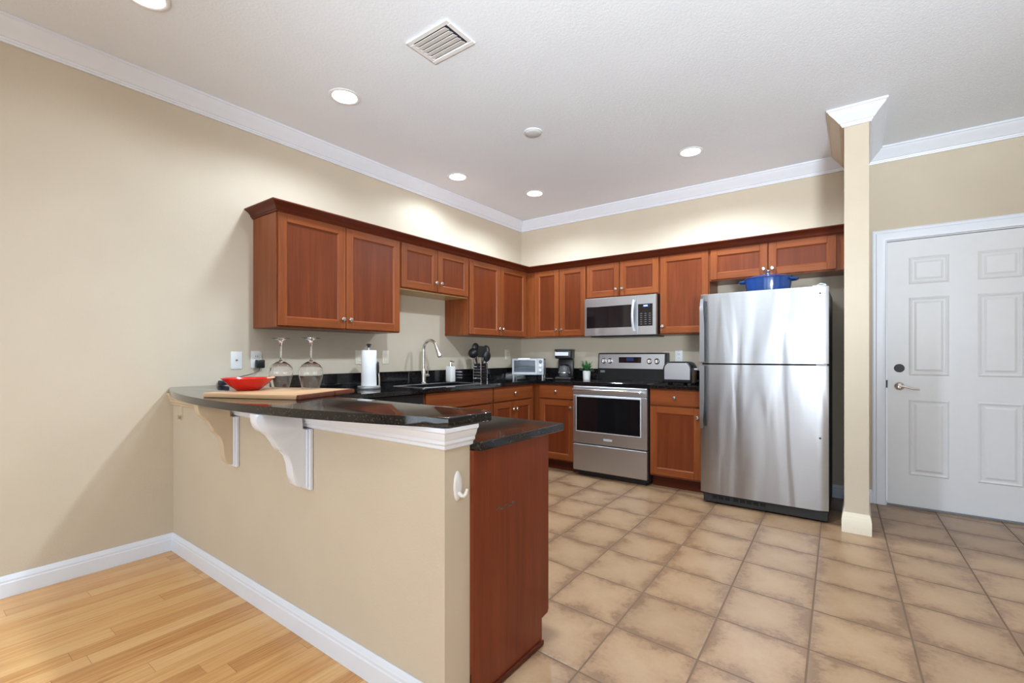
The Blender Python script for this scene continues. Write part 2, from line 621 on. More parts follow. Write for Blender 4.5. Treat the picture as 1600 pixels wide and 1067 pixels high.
# crown moulding
def crown_prof(c, p=0.095, h=0.105):
    return [(0, c), (p, c), (p, c - 0.012), (p - 0.008, c - 0.016), (p - 0.016, c - 0.030), (p * 0.62, c - 0.048), (p * 0.42, c - 0.068),
            (p * 0.30, c - 0.082), (p * 0.22, c - 0.085), (p * 0.2, c - 0.094), (0.014, c - 0.096), (0.012, c - h), (0, c - h)]


e = 0.0008
path = [(e, YR), (e, -e), (STUB[0], -e), (STUB[0] - e, STUB[2] - e), (STUB[1] + e, STUB[2] - e), (STUB[1] + e, -e), (XR - e, -e)]
cp = crown_prof(CEIL - 0.0008)
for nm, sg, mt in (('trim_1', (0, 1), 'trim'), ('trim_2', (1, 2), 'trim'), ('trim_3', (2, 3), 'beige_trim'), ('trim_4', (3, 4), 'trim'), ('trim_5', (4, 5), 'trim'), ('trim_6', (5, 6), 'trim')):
    structure(MB().sweep(path, cp, sg).build(nm, mt, smooth=28))

# baseboards
def base_prof(h=0.105, t=0.016):
    return [(0, 0.001), (t, 0.001), (t, h * 0.66), (t * 0.8, h * 0.70), (t * 0.8, h * 0.80), (t * 0.62, h * 0.84), (t * 0.5, h * 0.93), (t * 0.22, h), (0, h)]


bp = [(e, YR), (e, PW[0] - e), (PW[2] + 0.0, PW[0] - e)]
structure(MB().sweep(bp, base_prof(), (0, 1)).build('baseboard_left', 'trim', smooth=28))
structure(MB().sweep(bp, base_prof(), (1, 2)).build('baseboard_peninsula', 'trim', smooth=28))
sp = [(STUB[0] - e, -0.02), (STUB[0] - e, STUB[2] - e), (STUB[1] + e, STUB[2] - e), (STUB[1] + e, -0.02)]
structure(MB().sweep(sp, base_prof(0.135, 0.014)).build('baseboard_stub', 'cream_trim', smooth=28))
structure(MB().sweep([(2.35, -e), (3.28, -e)], base_prof()).build('baseboard_back', 'trim', smooth=28))
structure(MB().sweep([(3.444, -e), (3.466, -e)], base_prof()).build('baseboard_back', 'trim', smooth=28))
structure(MB().sweep([(4.565, -e), (XR, -e)], base_prof()).build('baseboard_back', 'trim', smooth=28))

# door with its casing
cs = [(0, 0), (0.014, 0.0), (0.02, 0.02), (0.02, 0.055), (0.014, 0.062), (0.014, 0.075), (0.008, 0.085), (0, 0.085)]
cas = MB()
CX0, CX1, CZ = DX0 - 0.004, DX1 + 0.004, DZ + 0.004
rings = []
for (px, pz, ox, oz) in ((CX0, 0.001, -1, 0), (CX0, CZ, -1, 1), (CX1, CZ, 1, 1), (CX1, 0.001, 1, 0)):
    rings.append([cas.bm.verts.new((px + ox * w_, -e - d_, pz + oz * w_)) for d_, w_ in [(d2, w2 + 0.004) for d2, w2 in cs]])
for a, b in zip(rings, rings[1:]):
    for j in range(len(cs)):
        k = (j + 1) % len(cs)
        cas.bm.faces.new((a[j], b[j], b[k], a[k]))
cas.bm.faces.new(rings[0]); cas.bm.faces.new(rings[-1][::-1])
cas.box((DX0 - 0.005, -e, 0.001), (DX0, 0.115, DZ + 0.005)).box((DX1, -e, 0.001), (DX1 + 0.005, 0.115, DZ + 0.005)).box((DX0, -e, DZ), (DX1, 0.115, DZ + 0.005))
structure(cas.build('trim_7', 'trim', smooth=28))

dr = MB()
y0 = 0.022
dr.box((DX0 + 0.004, y0, 0.012), (DX1 - 0.004, y0 + 0.044, DZ - 0.004))
for (a, b) in ((3.690, 3.924), (4.076, 4.310)):
    for (c, d) in ((1.738, 1.948), (1.030, 1.636), (0.255, 0.845)):
        # sticking groove and raised field
        for i_, (o0, o1, h0, h1) in enumerate(((0.0, 0.010, 0.0, 0.006), (0.010, 0.022, 0.006, 0.0015), (0.034, 0.048, 0.0015, 0.007))):
            q0 = [(a + o0, y0 - h0, c + o0), (b - o0, y0 - h0, c + o0), (b - o0, y0 - h0, d - o0), (a + o0, y0 - h0, d - o0)]
            q1 = [(a + o1, y0 - h1, c + o1), (b - o1, y0 - h1, c + o1), (b - o1, y0 - h1, d - o1), (a + o1, y0 - h1, d - o1)]
            for j in range(4):
                k = (j + 1) % 4
                dr.quad((q0[j], q0[k], q1[k], q1[j]))
        o0 = 0.048
        dr.quad(((a + o0, y0 - 0.007, c + o0), (b - o0, y0 - 0.007, c + o0), (b - o0, y0 - 0.007, d - o0), (a + o0, y0 - 0.007, d - o0)))
door = structure(dr.build('door_1', 'door', smooth=0, recalc=False), 'white six panel door')
h = MB()
R90 = Matrix.Rotation(PI / 2, 4, 'X')
h.lathe([(0, 0.02), (0.020, 0.018), (0.030, 0.010), (0.033, 0.0), (0, 0)], (3.634, y0, 0.943), 28, rot=R90)
h.cyl((3.634, y0 - 0.015, 0.943), (3.634, y0 - 0.055, 0.943), 0.011)
h.tube([(3.628, y0 - 0.052, 0.944), (3.655, y0 - 0.054, 0.946), (3.685, y0 - 0.054, 0.936), (3.715, y0 - 0.052, 0.926), (3.752, y0 - 0.050, 0.925)], [0.011, 0.010, 0.009, 0.008, 0.006], 10)
h.build('door_handle', 'nickel', door)
h = MB()
h.lathe([(0, 0.016), (0.016, 0.016), (0.018, 0.010), (0.026, 0.010), (0.031, 0.004), (0.033, 0.0), (0, 0)], (3.634, y0, 1.085), 28, rot=R90)
h.box((3.619, y0 - 0.022, 1.081), (3.649, y0 - 0.015, 1.089), bev=0.002)
h.build('deadbolt', 'grille', door)
MB().box((DX0 - 0.004, -0.004, 0.93), (DX0 + 0.005, 0.02, 0.99)).build('strike_plate', 'black_matte', door)
MB().box((DX0 + 0.002, 0.0, 0.0005), (DX1 - 0.002, 0.10, 0.011)).build('threshold', 'grey_plastic', door)

# cap moulding of the half wall
mp_ = [(0, 0.958), (0.036, 0.958), (0.036, 0.945), (0.030, 0.940), (0.026, 0.926), (0.020, 0.915), (0.020, 0.905), (0.012, 0.898), (0.012, 0.888), (0, 0.882)]
pw = [(e, PW[0] - e), (0.845, PW[0] - e), (PW[2] + e, PW[0] - e), (PW[2] + e, PW[1] + 0.003)]
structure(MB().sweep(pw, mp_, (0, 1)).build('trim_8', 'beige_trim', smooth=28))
structure(MB().sweep(pw, mp_, (1, 3)).build('trim_9', 'trim', smooth=28))


# ------------------------------------------------------------------ cabinets
def knob(mp, u, d, z, parent):
    b = MB()
    b.lathe([(0.0055, 0), (0.0055, 0.008), (0.007, 0.012), (0.0145, 0.017), (0.0165, 0.022), (0.013, 0.027), (0, 0.029)], n=18)
    for v in b.bm.verts:
        v.co = Vector(mp(u + v.co.x, d + v.co.z, z + v.co.y))
    return b.build('knob', 'nickel', parent)


def frame_door(mp, u0, u1, z0, z1, d, parent, kn=None, st=0.058, name='door'):
    t = 0.020
    b = MB(mp)
    b.box((u0, d, z0), (u0 + st, d + t, z1), 0, 0.0025)
    b.box((u1 - st, d, z0), (u1, d + t, z1), 0, 0.0025)
    b.box((u0 + st - 0.001, d, z0), (u1 - st + 0.001, d + t - 0.0004, z0 + st), 1, 0.0025)
    b.box((u0 + st - 0.001, d, z1 - st), (u1 - st + 0.001, d + t - 0.0004, z1), 1, 0.0025)
    a0, a1, c0, c1 = u0 + st, u1 - st, z0 + st, z1 - st
    k = 0.007
    for q0, q1, mi in (((a0, c0), (a1, c0), 1), ((a1, c0), (a1, c1), 0), ((a1, c1), (a0, c1), 1), ((a0, c1), (a0, c0), 0)):
        def inn(p):
            return (p[0] + (k if p[0] == a0 else -k), p[1] + (k if p[1] == c0 else -k))
        i0, i1 = inn(q0), inn(q1)
        b.quad(((q0[0], d + t - 0.003, q0[1]), (q1[0], d + t - 0.003, q1[1]), (i1[0], d + t - 0.011, i1[1]), (i0[0], d + t - 0.011, i0[1])), mi)
    o = b.build(name, ['wood_v', 'wood_h'], parent, smooth=20)
    MB(mp).box((a0, d + 0.002, c0), (a1, d + t - 0.011, c1)).build('panel', 'wood_panel', o, smooth=0)
    if kn:
        knob(mp, kn[0], d + t, kn[1], o)
    return o


def slab_front(mp, u0, u1, z0, z1, d, parent, kn=True, name='drawer'):
    o = MB(mp).box((u0, d, z0), (u1, d + 0.020, z1), 0, 0.004, 2).build(name, 'wood_h', parent, smooth=20)
    if kn:
        knob(mp, (u0 + u1) / 2, d + 0.020, (z0 + z1) / 2, o)
    return o


UZ0, UZ1, UD = 1.380, 2.150, 0.312
G_U = 'upper wall cabinets'
G_L = 'base cabinets'


def wall_cab(mp, u0, u1, z0, z1, label, doors, name='wall_cabinet', under=None, dz=0.010, kz=0.078):
    t = thing(name, label, 'cabinet', mp((u0 + u1) / 2, 0, z0), group=G_U)
    b = MB(mp)
    b.box((u0 + 0.0005, 0.0008, z0), (u1 - 0.0005, UD, z1), 0, 0.0015)
    b.build('body', 'wood_v', t, smooth=0)
    if under:
        MB(mp).box((u0 + 0.004, 0.004, z0 - 0.004), (u1 - 0.004, UD - 0.004, z0)).build('underside', under, t, smooth=0)['label'] = 'pale unfinished underside'
    for (a, b_, side) in doors:
        kn = None
        if side:
            kn = ((a + 0.028) if side == 'l' else (b_ - 0.028), z0 + kz)
        frame_door(mp, a, b_, z0 + dz, z1 - 0.022, UD, t, kn)
    return t


wall_cab(LM, -3.212, -2.186, 1.372, UZ1, 'tall two-door cherry wall cabinet above the wine glasses, leftmost on the left wall', [(-3.203, -2.705, 'r'), (-2.698, -2.198, 'l')])
wall_cab(LM, -2.186, -1.341, 1.745, UZ1, 'short two-door cherry wall cabinet above the kitchen sink', [(-2.176, -1.766, 'r'), (-1.758, -1.351, 'l')], under='wood_pale', kz=0.088)
wall_cab(LM, -1.341, -0.335, 1.385, UZ1, 'tall two-door cherry wall cabinet on the left wall beside the corner, above the utensil holder', [(-1.330, -0.846, 'r'), (-0.838, -0.370, 'l')])
wall_cab(BM_, 0.002, 1.072, 1.388, UZ1, 'tall two-door cherry wall cabinet above the coffee maker', [(0.425, 0.738, 'r'), (0.745, 1.062, 'l')])
wall_cab(BM_, 1.072, 1.848, 1.776, UZ1, 'short two-door cherry wall cabinet directly above the microwave', [(1.082, 1.440, 'r'), (1.448, 1.838, 'l')])
wall_cab(BM_, 1.848, 2.299, 1.384, UZ1, 'tall single-door cherry wall cabinet between microwave and refrigerator', [(1.856, 2.291, 'l')])
wall_cab(BM_, 2.299, 3.2945, 1.850, UZ1, 'wide short cherry wall cabinet above the refrigerator', [(2.310, 2.763, 'r'), (2.771, 3.236, 'l')], kz=0.062)

ccp = [(0, 2.126), (0.006, 2.126), (0.010, 2.134), (0.016, 2.138), (0.020, 2.150), (0.034, 2.166), (0.050, 2.176), (0.056, 2.180), (0.056, 2.188), (0, 2.188)]
cpath = [(e, -3.2128), (UD + 0.021, -3.2128), (UD + 0.021, -UD - 0.021), (STUB[0] - 0.002, -UD - 0.021)]
cpath2 = cpath
# the crown sits on the door plane; the part over each wall is its own length
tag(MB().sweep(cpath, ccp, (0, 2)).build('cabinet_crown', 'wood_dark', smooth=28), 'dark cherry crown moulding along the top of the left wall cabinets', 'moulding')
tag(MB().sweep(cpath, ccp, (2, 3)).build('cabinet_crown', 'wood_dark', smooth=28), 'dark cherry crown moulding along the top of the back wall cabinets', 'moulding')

CT, CB_ = 0.922, 0.890        # worktop top and underside
LZ0, LZ1, LD = 0.105, 0.889, 0.60


def base_cab(mp, u0, u1, label, drawers, doors, lz1=LZ1, ld=LD, hollow=False):
    t = thing('base_cabinet', label, 'cabinet', mp((u0 + u1) / 2, 0, 0), group=G_L)
    if hollow:
        b = MB(mp)
        b.box((u0 + 0.0005, 0.0015, LZ0), (u0 + 0.018, ld, lz1)).box((u1 - 0.018, 0.0015, LZ0), (u1 - 0.0005, ld, lz1))
        b.box((u0 + 0.018, 0.0015, LZ0), (u1 - 0.018, ld, LZ0 + 0.018)).box((u0 + 0.018, 0.0015, LZ0 + 0.018), (u1 - 0.018, 0.012, lz1))
        b.box((u0 + 0.018, ld - 0.018, LZ0 + 0.018), (u1 - 0.018, ld, lz1))
        b.build('body', 'wood_v', t, smooth=0)
    else:
        MB(mp).box((u0 + 0.0005, 0.0015, LZ0), (u1 - 0.0005, ld, lz1), 0, 0.0015).build('body', 'wood_v', t, smooth=0)
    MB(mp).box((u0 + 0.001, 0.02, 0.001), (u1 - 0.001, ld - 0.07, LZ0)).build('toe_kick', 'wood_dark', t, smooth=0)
    for a, b, kn in drawers:
        slab_front(mp, a, b, 0.745, lz1 - 0.006, ld, t, kn)
    for a, b, side in doors:
        kn = (((a + 0.028) if side == 'l' else (b - 0.028)), 0.655) if side else None
        frame_door(mp, a, b, 0.122, 0.730, ld, t, kn)
    return t


base_cab(LM, -2.186, -1.325, 'cherry sink base cabinet with a wide false drawer front, next to the dishwasher', [(-2.176, -1.334, False)], [(-2.176, -1.759, 'r'), (-1.751, -1.334, 'l')], hollow=True)
base_cab(LM, -1.325, -0.625, 'cherry base cabinet on the left wall with one drawer over two small doors', [(-1.314, -0.668, True)], [(-1.314, -0.994, 'r'), (-0.988, -0.668, 'l')])
base_cab(BM_, 0.002, 1.090, 'cherry corner base cabinet left of the range with one drawer over one door', [(0.676, 1.080, True)], [(0.676, 1.080, 'r')])
base_cab(BM_, 1.856, 2.318, 'cherry base cabinet between the range and the refrigerator', [(1.864, 2.304, True)], [(1.864, 2.304, 'r')])

# dishwasher beside the sink base
t = thing('dishwasher', 'black dishwasher under the left counter, mostly hidden behind the bar', 'dishwasher', (0.3, -2.49, 0))
MB().box((0.03, -2.79, 0.10), (0.575, -2.19, 0.884)).box((0.08, -2.78, 0.001), (0.52, -2.20, 0.10)).build('body', 'black_matte', t)
dd = MB().box((0.575, -2.788, 0.115), (0.610, -2.192, 0.780), 0, 0.006).build('door', 'black_glass', t)
MB().box((0.575, -2.788, 0.784), (0.612, -2.192, 0.884), 0, 0.005).build('control_panel', 'black', t)
MB().tube([(0.612, -2.74, 0.79), (0.638, -2.72, 0.79), (0.638, -2.26, 0.79), (0.612, -2.24, 0.79)], 0.009).build('handle', 'steel', dd)

# peninsula base cabinet: its end panel faces the camera
PX1 = 2.324
PZ1 = 0.864
t = thing('base_cabinet', 'cherry peninsula base cabinet with a plain end panel facing the tiled floor', 'cabinet', (1.5, -3.3, 0), group=G_L)
PD = 0.480
MB(PM).box((0.66, 0.0015, LZ0), (PX1 - 0.012, PD - 0.02, PZ1)).build('body', 'wood_v', t, smooth=0)
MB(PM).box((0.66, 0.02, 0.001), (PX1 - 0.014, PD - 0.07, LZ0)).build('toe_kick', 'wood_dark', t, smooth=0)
ep = MB()
ep.grid_prism([(PEN_Y + 0.0015, 0.001), (PEN_Y + PD - 0.055, 0.001), (PEN_Y + PD - 0.055, 0.108), (PEN_Y + PD - 0.010, 0.114), (PEN_Y + PD - 0.004, 0.126), (PEN_Y + PD - 0.004, PZ1), (PEN_Y + 0.0015, PZ1)], PX1 - 0.012, PX1, 0)
pn = ep.build('end_panel', 'wood_end', t, smooth=0)
MB().box((PX1, PEN_Y + 0.002, 0.001), (PX1 + 0.009, PEN_Y + PD - 0.05, 0.022), 0, 0.004).build('shoe_moulding', 'wood_dark', pn)
sc = MB()
for k in range(11):
    q = -3.435 + k * 0.0118
    zz = 0.632 + 0.006 * math.sin(k * 1.7) - k * 0.0003
    sc.box((PX1, q, zz - 0.002 - 0.003 * random.random()), (PX1 + 0.0006, q + 0.010, zz + 0.002 + 0.003 * random.random()))
sc.build('scuff_mark', 'scuff', pn)['label'] = 'grey scuff mark'
dz0, dz1 = 0.122, PZ1 - 0.16
for a, b, sd in ((0.72, 1.115, 'r'), (1.121, 1.517, 'l'), (1.523, 1.916, 'r'), (1.922, 2.316, 'l')):
    frame_door(PM, a, b, dz0, dz1, PD - 0.02, t, ((a + 0.03) if sd == 'l' else (b - 0.03), dz1 - 0.07))
for a, b in ((0.72, 1.517), (1.523, 2.316)):
    slab_front(PM, a, b, dz1 + 0.008, PZ1 - 0.006, PD - 0.02, t)

# ------------------------------------------------------------------ worktops, backsplash, bar top
SX0, SX1, SY0, SY1 = 0.19, 0.545, -2.13, -1.42     # sink cut-out
b = MB()
F_ = 0.645
b.box((0.001, SY0, CB_), (SX0, SY1, CT)).box((SX1, SY0, CB_), (F_, SY1, CT))
b.box((0.001, -3.012, CB_), (F_, SY0, CT)).box((0.001, SY1, CB_), (F_, -0.001, CT))
b.box((F_, -F_, CB_), (1.0935, -0.001, CT))
bmesh.ops.remove_doubles(b.bm, verts=b.bm.verts[:], dist=1e-5)
tag(b.build('worktop', 'granite', smooth=0), 'long black granite worktop with the sink, running round the corner to the range', 'worktop')
tag(MB().box((1.8535, -F_, CB_), (2.330, -0.001, CT), 0, 0.003).build('worktop', 'granite', smooth=0), 'short black granite worktop between range and refrigerator', 'worktop')
tag(MB().box((0.001, PEN_Y + 0.0015, 0.8655), (2.358, -3.013, 0.897), 0, 0.003).build('worktop', 'granite', smooth=0), 'black granite worktop of the peninsula, lower than the bar', 'worktop')
tag(MB().box((0.0012, -3.10, CT + 0.0006), (0.022, -0.0012, 1.040), 0, 0.002).build('backsplash', 'granite', smooth=0), 'low black granite backsplash strip along the left wall', 'backsplash')
tag(MB().box((0.0226, -0.022, CT + 0.0006), (1.0935, -0.0012, 1.040), 0, 0.002).build('backsplash', 'granite', smooth=0), 'low black granite backsplash strip on the back wall behind the toaster oven', 'backsplash')
tag(MB().box((1.8535, -0.022, CT + 0.0006), (2.330, -0.0012, 1.040), 0, 0.002).build('backsplash', 'granite', smooth=0), 'low black granite backsplash strip behind the toaster', 'backsplash')

BT = 0.992
def bar_front(x):
    return -3.70 - 0.198 * (1 - ((x - 1.175) / 1.175) ** 2)
outl = [(0.0012, -3.44)] + [(max(0.0012, 2.345 * k / 30), bar_front(2.345 * k / 30)) for k in range(31)] + [(2.352, -3.498), (2.30, -3.47)]
b = MB()
b.grid_prism(outl, 0.9596, BT, 2, 0, 0.006, 3)
tag(b.build('bar_top', 'granite', smooth=40), 'black granite bar top with a bowed front edge on the half wall', 'bar top')

# sink
t = thing('sink', 'stainless steel sink set into the black worktop below the faucet', 'sink', (0.36, -1.775, 0.74))
b = MB()
dp = 0.72
b.box((SX0 - 0.008, SY0 - 0.008, dp - 0.003), (SX1 + 0.008, SY1 + 0.008, dp))
b.box((SX0 - 0.010, SY0 - 0.010, dp), (SX0 - 0.0006, SY1 + 0.010, CB_ - 0.0006)).box((SX1 + 0.0006, SY0 - 0.010, dp), (SX1 + 0.010, SY1 + 0.010, CB_ - 0.0006))
b.box((SX0, SY0 - 0.010, dp), (SX1, SY0 - 0.0006, CB_ - 0.0006)).box((SX0, SY1 + 0.0006, dp), (SX1, SY1 + 0.010, CB_ - 0.0006))
b.box((SX0, -1.79, dp), (SX1, -1.775, CB_ - 0.02), 0, 0.005)
b.build('basin', 'steel', t)
rim_ = MB()
for a, c in (((SX0 - 0.012, SY0 - 0.012), (SX0, SY1 + 0.012)), ((SX1, SY0 - 0.012), (SX1 + 0.012, SY1 + 0.012)), ((SX0, SY0 - 0.012), (SX1, SY0)), ((SX0, SY1), (SX1, SY1 + 0.012))):
    rim_.box((a[0], a[1], CT + 0.0005), (c[0], c[1], CT + 0.003), 0, 0.001)
rim_.build('rim', 'steel', t)
MB().lathe([(0, 0.004), (0.03, 0.003), (0.042, 0.001), (0.042, 0)], (0.37, -1.95, dp + 0.0005), 24).build('drain', 'chrome', t)

# faucet
fx, fy = 0.115, -1.735
t = thing('faucet', 'brushed nickel gooseneck pull-down faucet behind the sink', 'faucet', (fx, fy, CT))
b = MB()
b.lathe([(0, 0), (0.030, 0), (0.030, 0.006), (0.022, 0.014), (0.0205, 0.03), (0.0205, 0.13), (0.016, 0.138), (0, 0.138)], (fx, fy, CT + 0.0006), 24)
b.build('body', 'nickel', t)
b = MB()
pts = [(fx, fy, CT + 0.135), (fx, fy, 1.235)]
rr = 0.085
for k in range(0, 13):
    a = PI - (PI * 0.89) * k / 12
    pts.append((fx + rr + rr * math.cos(a), fy, 1.240 + rr * math.sin(a)))
b.tube(pts, 0.0135, 14)
b.build('spout', 'nickel', t)
p0 = Vector(pts[-1]); dr_ = (Vector(pts[-1]) - Vector(pts[-2])).normalized()
b = MB()
b.tube([p0, p0 + dr_ * 0.02, p0 + dr_ * 0.06, p0 + dr_ * 0.095, p0 + dr_ * 0.105], [0.0145, 0.0165, 0.018, 0.0215, 0.019], 16)
b.build('spray_head', 'nickel', t)
b = MB()
b.cyl((fx, fy + 0.018, CT + 0.075), (fx, fy + 0.062, CT + 0.075), 0.0145)
b.tube([(fx, fy + 0.05, CT + 0.085), (fx, fy + 0.052, CT + 0.12), (fx - 0.01, fy + 0.054, CT + 0.165)], [0.005, 0.0045, 0.004], 8)
b.build('handle', 'nickel', t)

# soap dispenser
t = thing('soap_dispenser', 'white rectangular soap pump bottle behind the sink', 'soap dispenser', (0.10, -1.36, CT))
b = MB().box((0.065, -1.395, CT + 0.0006), (0.135, -1.325, 1.078), 0, 0.008, 2).build('bottle', 'ceramic', t)
b = MB()
b.cyl((0.10, -1.36, 1.078), (0.10, -1.36, 1.094), 0.016).cyl((0.10, -1.36, 1.094), (0.10, -1.36, 1.128), 0.006)
b.tube([(0.10, -1.36, 1.130), (0.115, -1.36, 1.131), (0.145, -1.36, 1.122)], [0.010, 0.008, 0.005], 10)
b.build('pump', 'chrome', t)

# ------------------------------------------------------------------ refrigerator
FX0, FX1, FY = 2.345, 3.206, -0.80
FT = 1.676
t = thing('refrigerator', 'stainless steel top-freezer refrigerator between the cabinets and the narrow wall end', 'refrigerator', ((FX0 + FX1) / 2, -0.4, 0))
MB().box((FX0 + 0.004, FY + 0.075, 0.03), (FX1 - 0.004, -0.06, FT - 0.012), 0, 0.006).build('cabinet', 'grille', t)


def fridge_door(name, z0, z1):
    b = MB()
    n_ = 24
    rows = []
    out = [(FX0, FY + 0.068), (FX0, FY + 0.016)]
    for k in range(n_ + 1):
        u = k / n_
        xx = FX0 + (FX1 - FX0) * u
        cr = min(1, min(u, 1 - u) / 0.03)
        out.append((xx, FY + 0.014 * (1 - (2 * u - 1) ** 2) * -0.6 + 0.014 * (1 - math.sqrt(max(0, 1 - (1 - cr) ** 2)))))
    out += [(FX1, FY + 0.016), (FX1, FY + 0.068)]
    b.grid_prism(out, z0, z1, 2, 0, 0.003, 1)
    return b.build(name, 'steel_fridge', t, smooth=30)


d1 = fridge_door('freezer_door', 1.124, FT)
d2 = fridge_door('fresh_food_door', 0.086, 1.112)
MB().box((FX0 + 0.01, FY + 0.02, 1.1122), (FX1 - 0.01, FY + 0.074, 1.1238)).build('gasket', 'dark_void', t)


def fridge_handle(z0, z1, par, taper_up):
    b = MB()
    hx0, hx1 = FX0 + 0.004, FX0 + 0.040
    n_ = 14
    for k in range(n_):
        a, c = k / n_, (k + 1) / n_
        def prof(q):
            # the grip bows away from the door and narrows at its free end
            e_ = q if taper_up else 1 - q
            wd = 0.036 - 0.012 * max(0, e_ - 0.55) / 0.45
            so = 0.036 * min(1, (1 - e_) / 0.22 + 0.35)
            return wd, so
        w0, s0 = prof(a); w1, s1 = prof(c)
        za, zc = z0 + (z1 - z0) * a, z0 + (z1 - z0) * c
        y_a, y_c = FY - 0.004 - s0, FY - 0.004 - s1
        vs = []
        for (zz, ww, yy) in ((za, w0, y_a), (zc, w1, y_c)):
            vs.append([b.bm.verts.new(p) for p in ((hx0, yy, zz), (hx0 + ww, yy, zz), (hx0 + ww, yy + 0.014, zz), (hx0, yy + 0.014, zz))])
        for j in range(4):
            b.bm.faces.new((vs[0][j], vs[0][(j + 1) % 4], vs[1][(j + 1) % 4], vs[1][j]))
        if k == 0: b.bm.faces.new(vs[0][::-1])
        if k == n_ - 1: b.bm.faces.new(vs[1])
    bmesh.ops.remove_doubles(b.bm, verts=b.bm.verts[:], dist=1e-6)
    zs = z0 + 0.02 if taper_up else z1 - 0.05
    b.box((hx0 + 0.004, FY - 0.035, zs), (hx0 + 0.030, FY + 0.010, zs + 0.03))
    ze = z1 - 0.035 if taper_up else z0 + 0.01
    b.box((hx0 + 0.004, FY - 0.020, ze), (hx0 + 0.022, FY + 0.010, ze + 0.025))
    ho = b.build('handle', 'steel_dark', par, smooth=30)
    g_ = MB()
    if taper_up:
        g_.grid_prism([(FY + 0.004, z0), (FY - 0.034, z0), (FY - 0.034, z0 + (z1 - z0) * 0.72), (FY - 0.010, z1 - 0.02), (FY + 0.004, z1 - 0.02)], hx0 + 0.029, hx0 + 0.046, 0)
    else:
        g_.grid_prism([(FY + 0.004, z1), (FY - 0.034, z1), (FY - 0.034, z0 + (z1 - z0) * 0.28), (FY - 0.010, z0 + 0.02), (FY + 0.004, z0 + 0.02)], hx0 + 0.029, hx0 + 0.046, 0)
    g_.build('grip_lining', 'black_matte', ho, smooth=0)
    return ho


fridge_handle(1.135, 1.640, d1, True)
fridge_handle(0.600, 1.104, d2, False)
for par, zz in ((d1, 1.625), (d2, 0.60)):
    MB().lathe([(0, 0.003), (0.006, 0.002), (0.007, 0)], (FX1 - 0.05, FY - 0.0025, zz), 14, rot=R90).build('door_plug', 'black', par)
b = MB().box((FX0 + 0.02, FY + 0.018, 0.012), (FX1 - 0.004, FY + 0.075, 0.082), 0, 0.004)
g = b.build('base_grille', 'black_matte', t)
sl = MB()
for k in range(8):
    xx = FX0 + 0.09 + k * 0.047 + (0.012 if k > 2 else 0)
    sl.box((xx, FY + 0.0165, 0.042), (xx + 0.034, FY + 0.0185, 0.066))
sl.build('vent_slot', 'dark_void', g)['kind'] = 'stuff'
for xx in (FX0 + 0.05, FX1 - 0.05):
    MB().cyl((xx, FY + 0.06, 0.001), (xx, FY + 0.06, 0.03), 0.018).build('foot', 'black_matte', t)
MB().box((FX1 - 0.075, FY + 0.016, 1.1115), (FX1 - 0.01, FY + 0.06, 1.1238), 0, 0.002).build('hinge', 'silver_plastic', t)
b = MB()
b.box((FX1 - 0.10, FY + 0.03, FT - 0.002), (FX1 - 0.012, FY + 0.11, FT + 0.012), 0, 0.005)
b.tube([(FX1 - 0.09, FY + 0.10, FT + 0.012), (FX1 - 0.05, FY + 0.07, FT + 0.026), (FX1 - 0.02, FY + 0.05, FT + 0.016)], 0.004, 8)
b.build('hinge_cover', 'silver_plastic', t)

# blue cast-iron pot on top of it
px_, py_ = 2.800, -0.585
pz = FT - 0.011
t = thing('dutch_oven', 'blue enamelled oval pot with lid on top of the refrigerator', 'pot', (px_, py_, pz))
b = MB()
b.lathe([(0, 0), (0.80, 0), (0.90, 0.010), (0.95, 0.05), (1.0, 0.118), (1.0, 0.124), (0.95, 0.124), (0.90, 0.05), (0.84, 0.015), (0, 0.012)], n=48)
for v in b.bm.verts:
    v.co = Vector((px_ + v.co.x * 0.165, py_ + v.co.y * 0.130, pz + 0.0008 + v.co.z))
b.build('body', 'blue', t)
for s_ in (-1, 1):
    b = MB()
    pts = []
    for k in range(9):
        a = -PI / 2 + PI * k / 8
        pts.append((px_ + s_ * (0.157 + 0.045 * math.cos(a)), py_ + 0.055 * math.sin(a), pz + 0.108))
    b.tube(pts, 0.0085, 10)
    b.build('handle', 'blue', t)
b = MB()
b.lathe([(0, 0.036), (0.25, 0.033), (0.60, 0.022), (0.90, 0.008), (1.02, 0.003), (1.02, -0.002), (0.9, -0.002), (0, 0.02)], n=48)
for v in b.bm.verts:
    v.co = Vector((px_ + v.co.x * 0.165, py_ + v.co.y * 0.130, pz + 0.1275 + v.co.z))
lid = b.build('lid', 'blue', t)
MB().lathe([(0.010, 0), (0.008, 0.012), (0.020, 0.022), (0.022, 0.030), (0.012, 0.036), (0, 0.037)], (px_, py_, pz + 0.160), 20).build('knob', 'nickel', lid)

# ------------------------------------------------------------------ range
RX0, RX1, RY = 1.0965, 1.8505, -0.66
t = thing('range', 'stainless steel electric range with black oven window below the microwave', 'range', ((RX0 + RX1) / 2, -0.35, 0))
MB().box((RX0 + 0.003, RY + 0.045, 0.03), (RX1 - 0.003, -0.03, 0.885)).box((RX0 + 0.03, RY + 0.06, 0.001), (RX1 - 0.03, -0.05, 0.03)).build('body', 'black_matte', t)
ct = MB().box((RX0, RY + 0.012, 0.887), (RX1, -0.10, 0.928), 0, 0.004).build('cooktop', 'black_glass', t)
br_ = MB()
for cx_, cy_, r_ in ((1.28, -0.50, 0.105), (1.66, -0.50, 0.085), (1.28, -0.24, 0.085), (1.66, -0.24, 0.105)):
    br_.lathe([(r_ - 0.002, 0), (r_ - 0.002, 0.0004), (r_, 0.0004), (r_, 0)], (cx_, cy_, 0.928), 40)
br_.build('burner_ring', 'grille', ct)['kind'] = 'stuff'
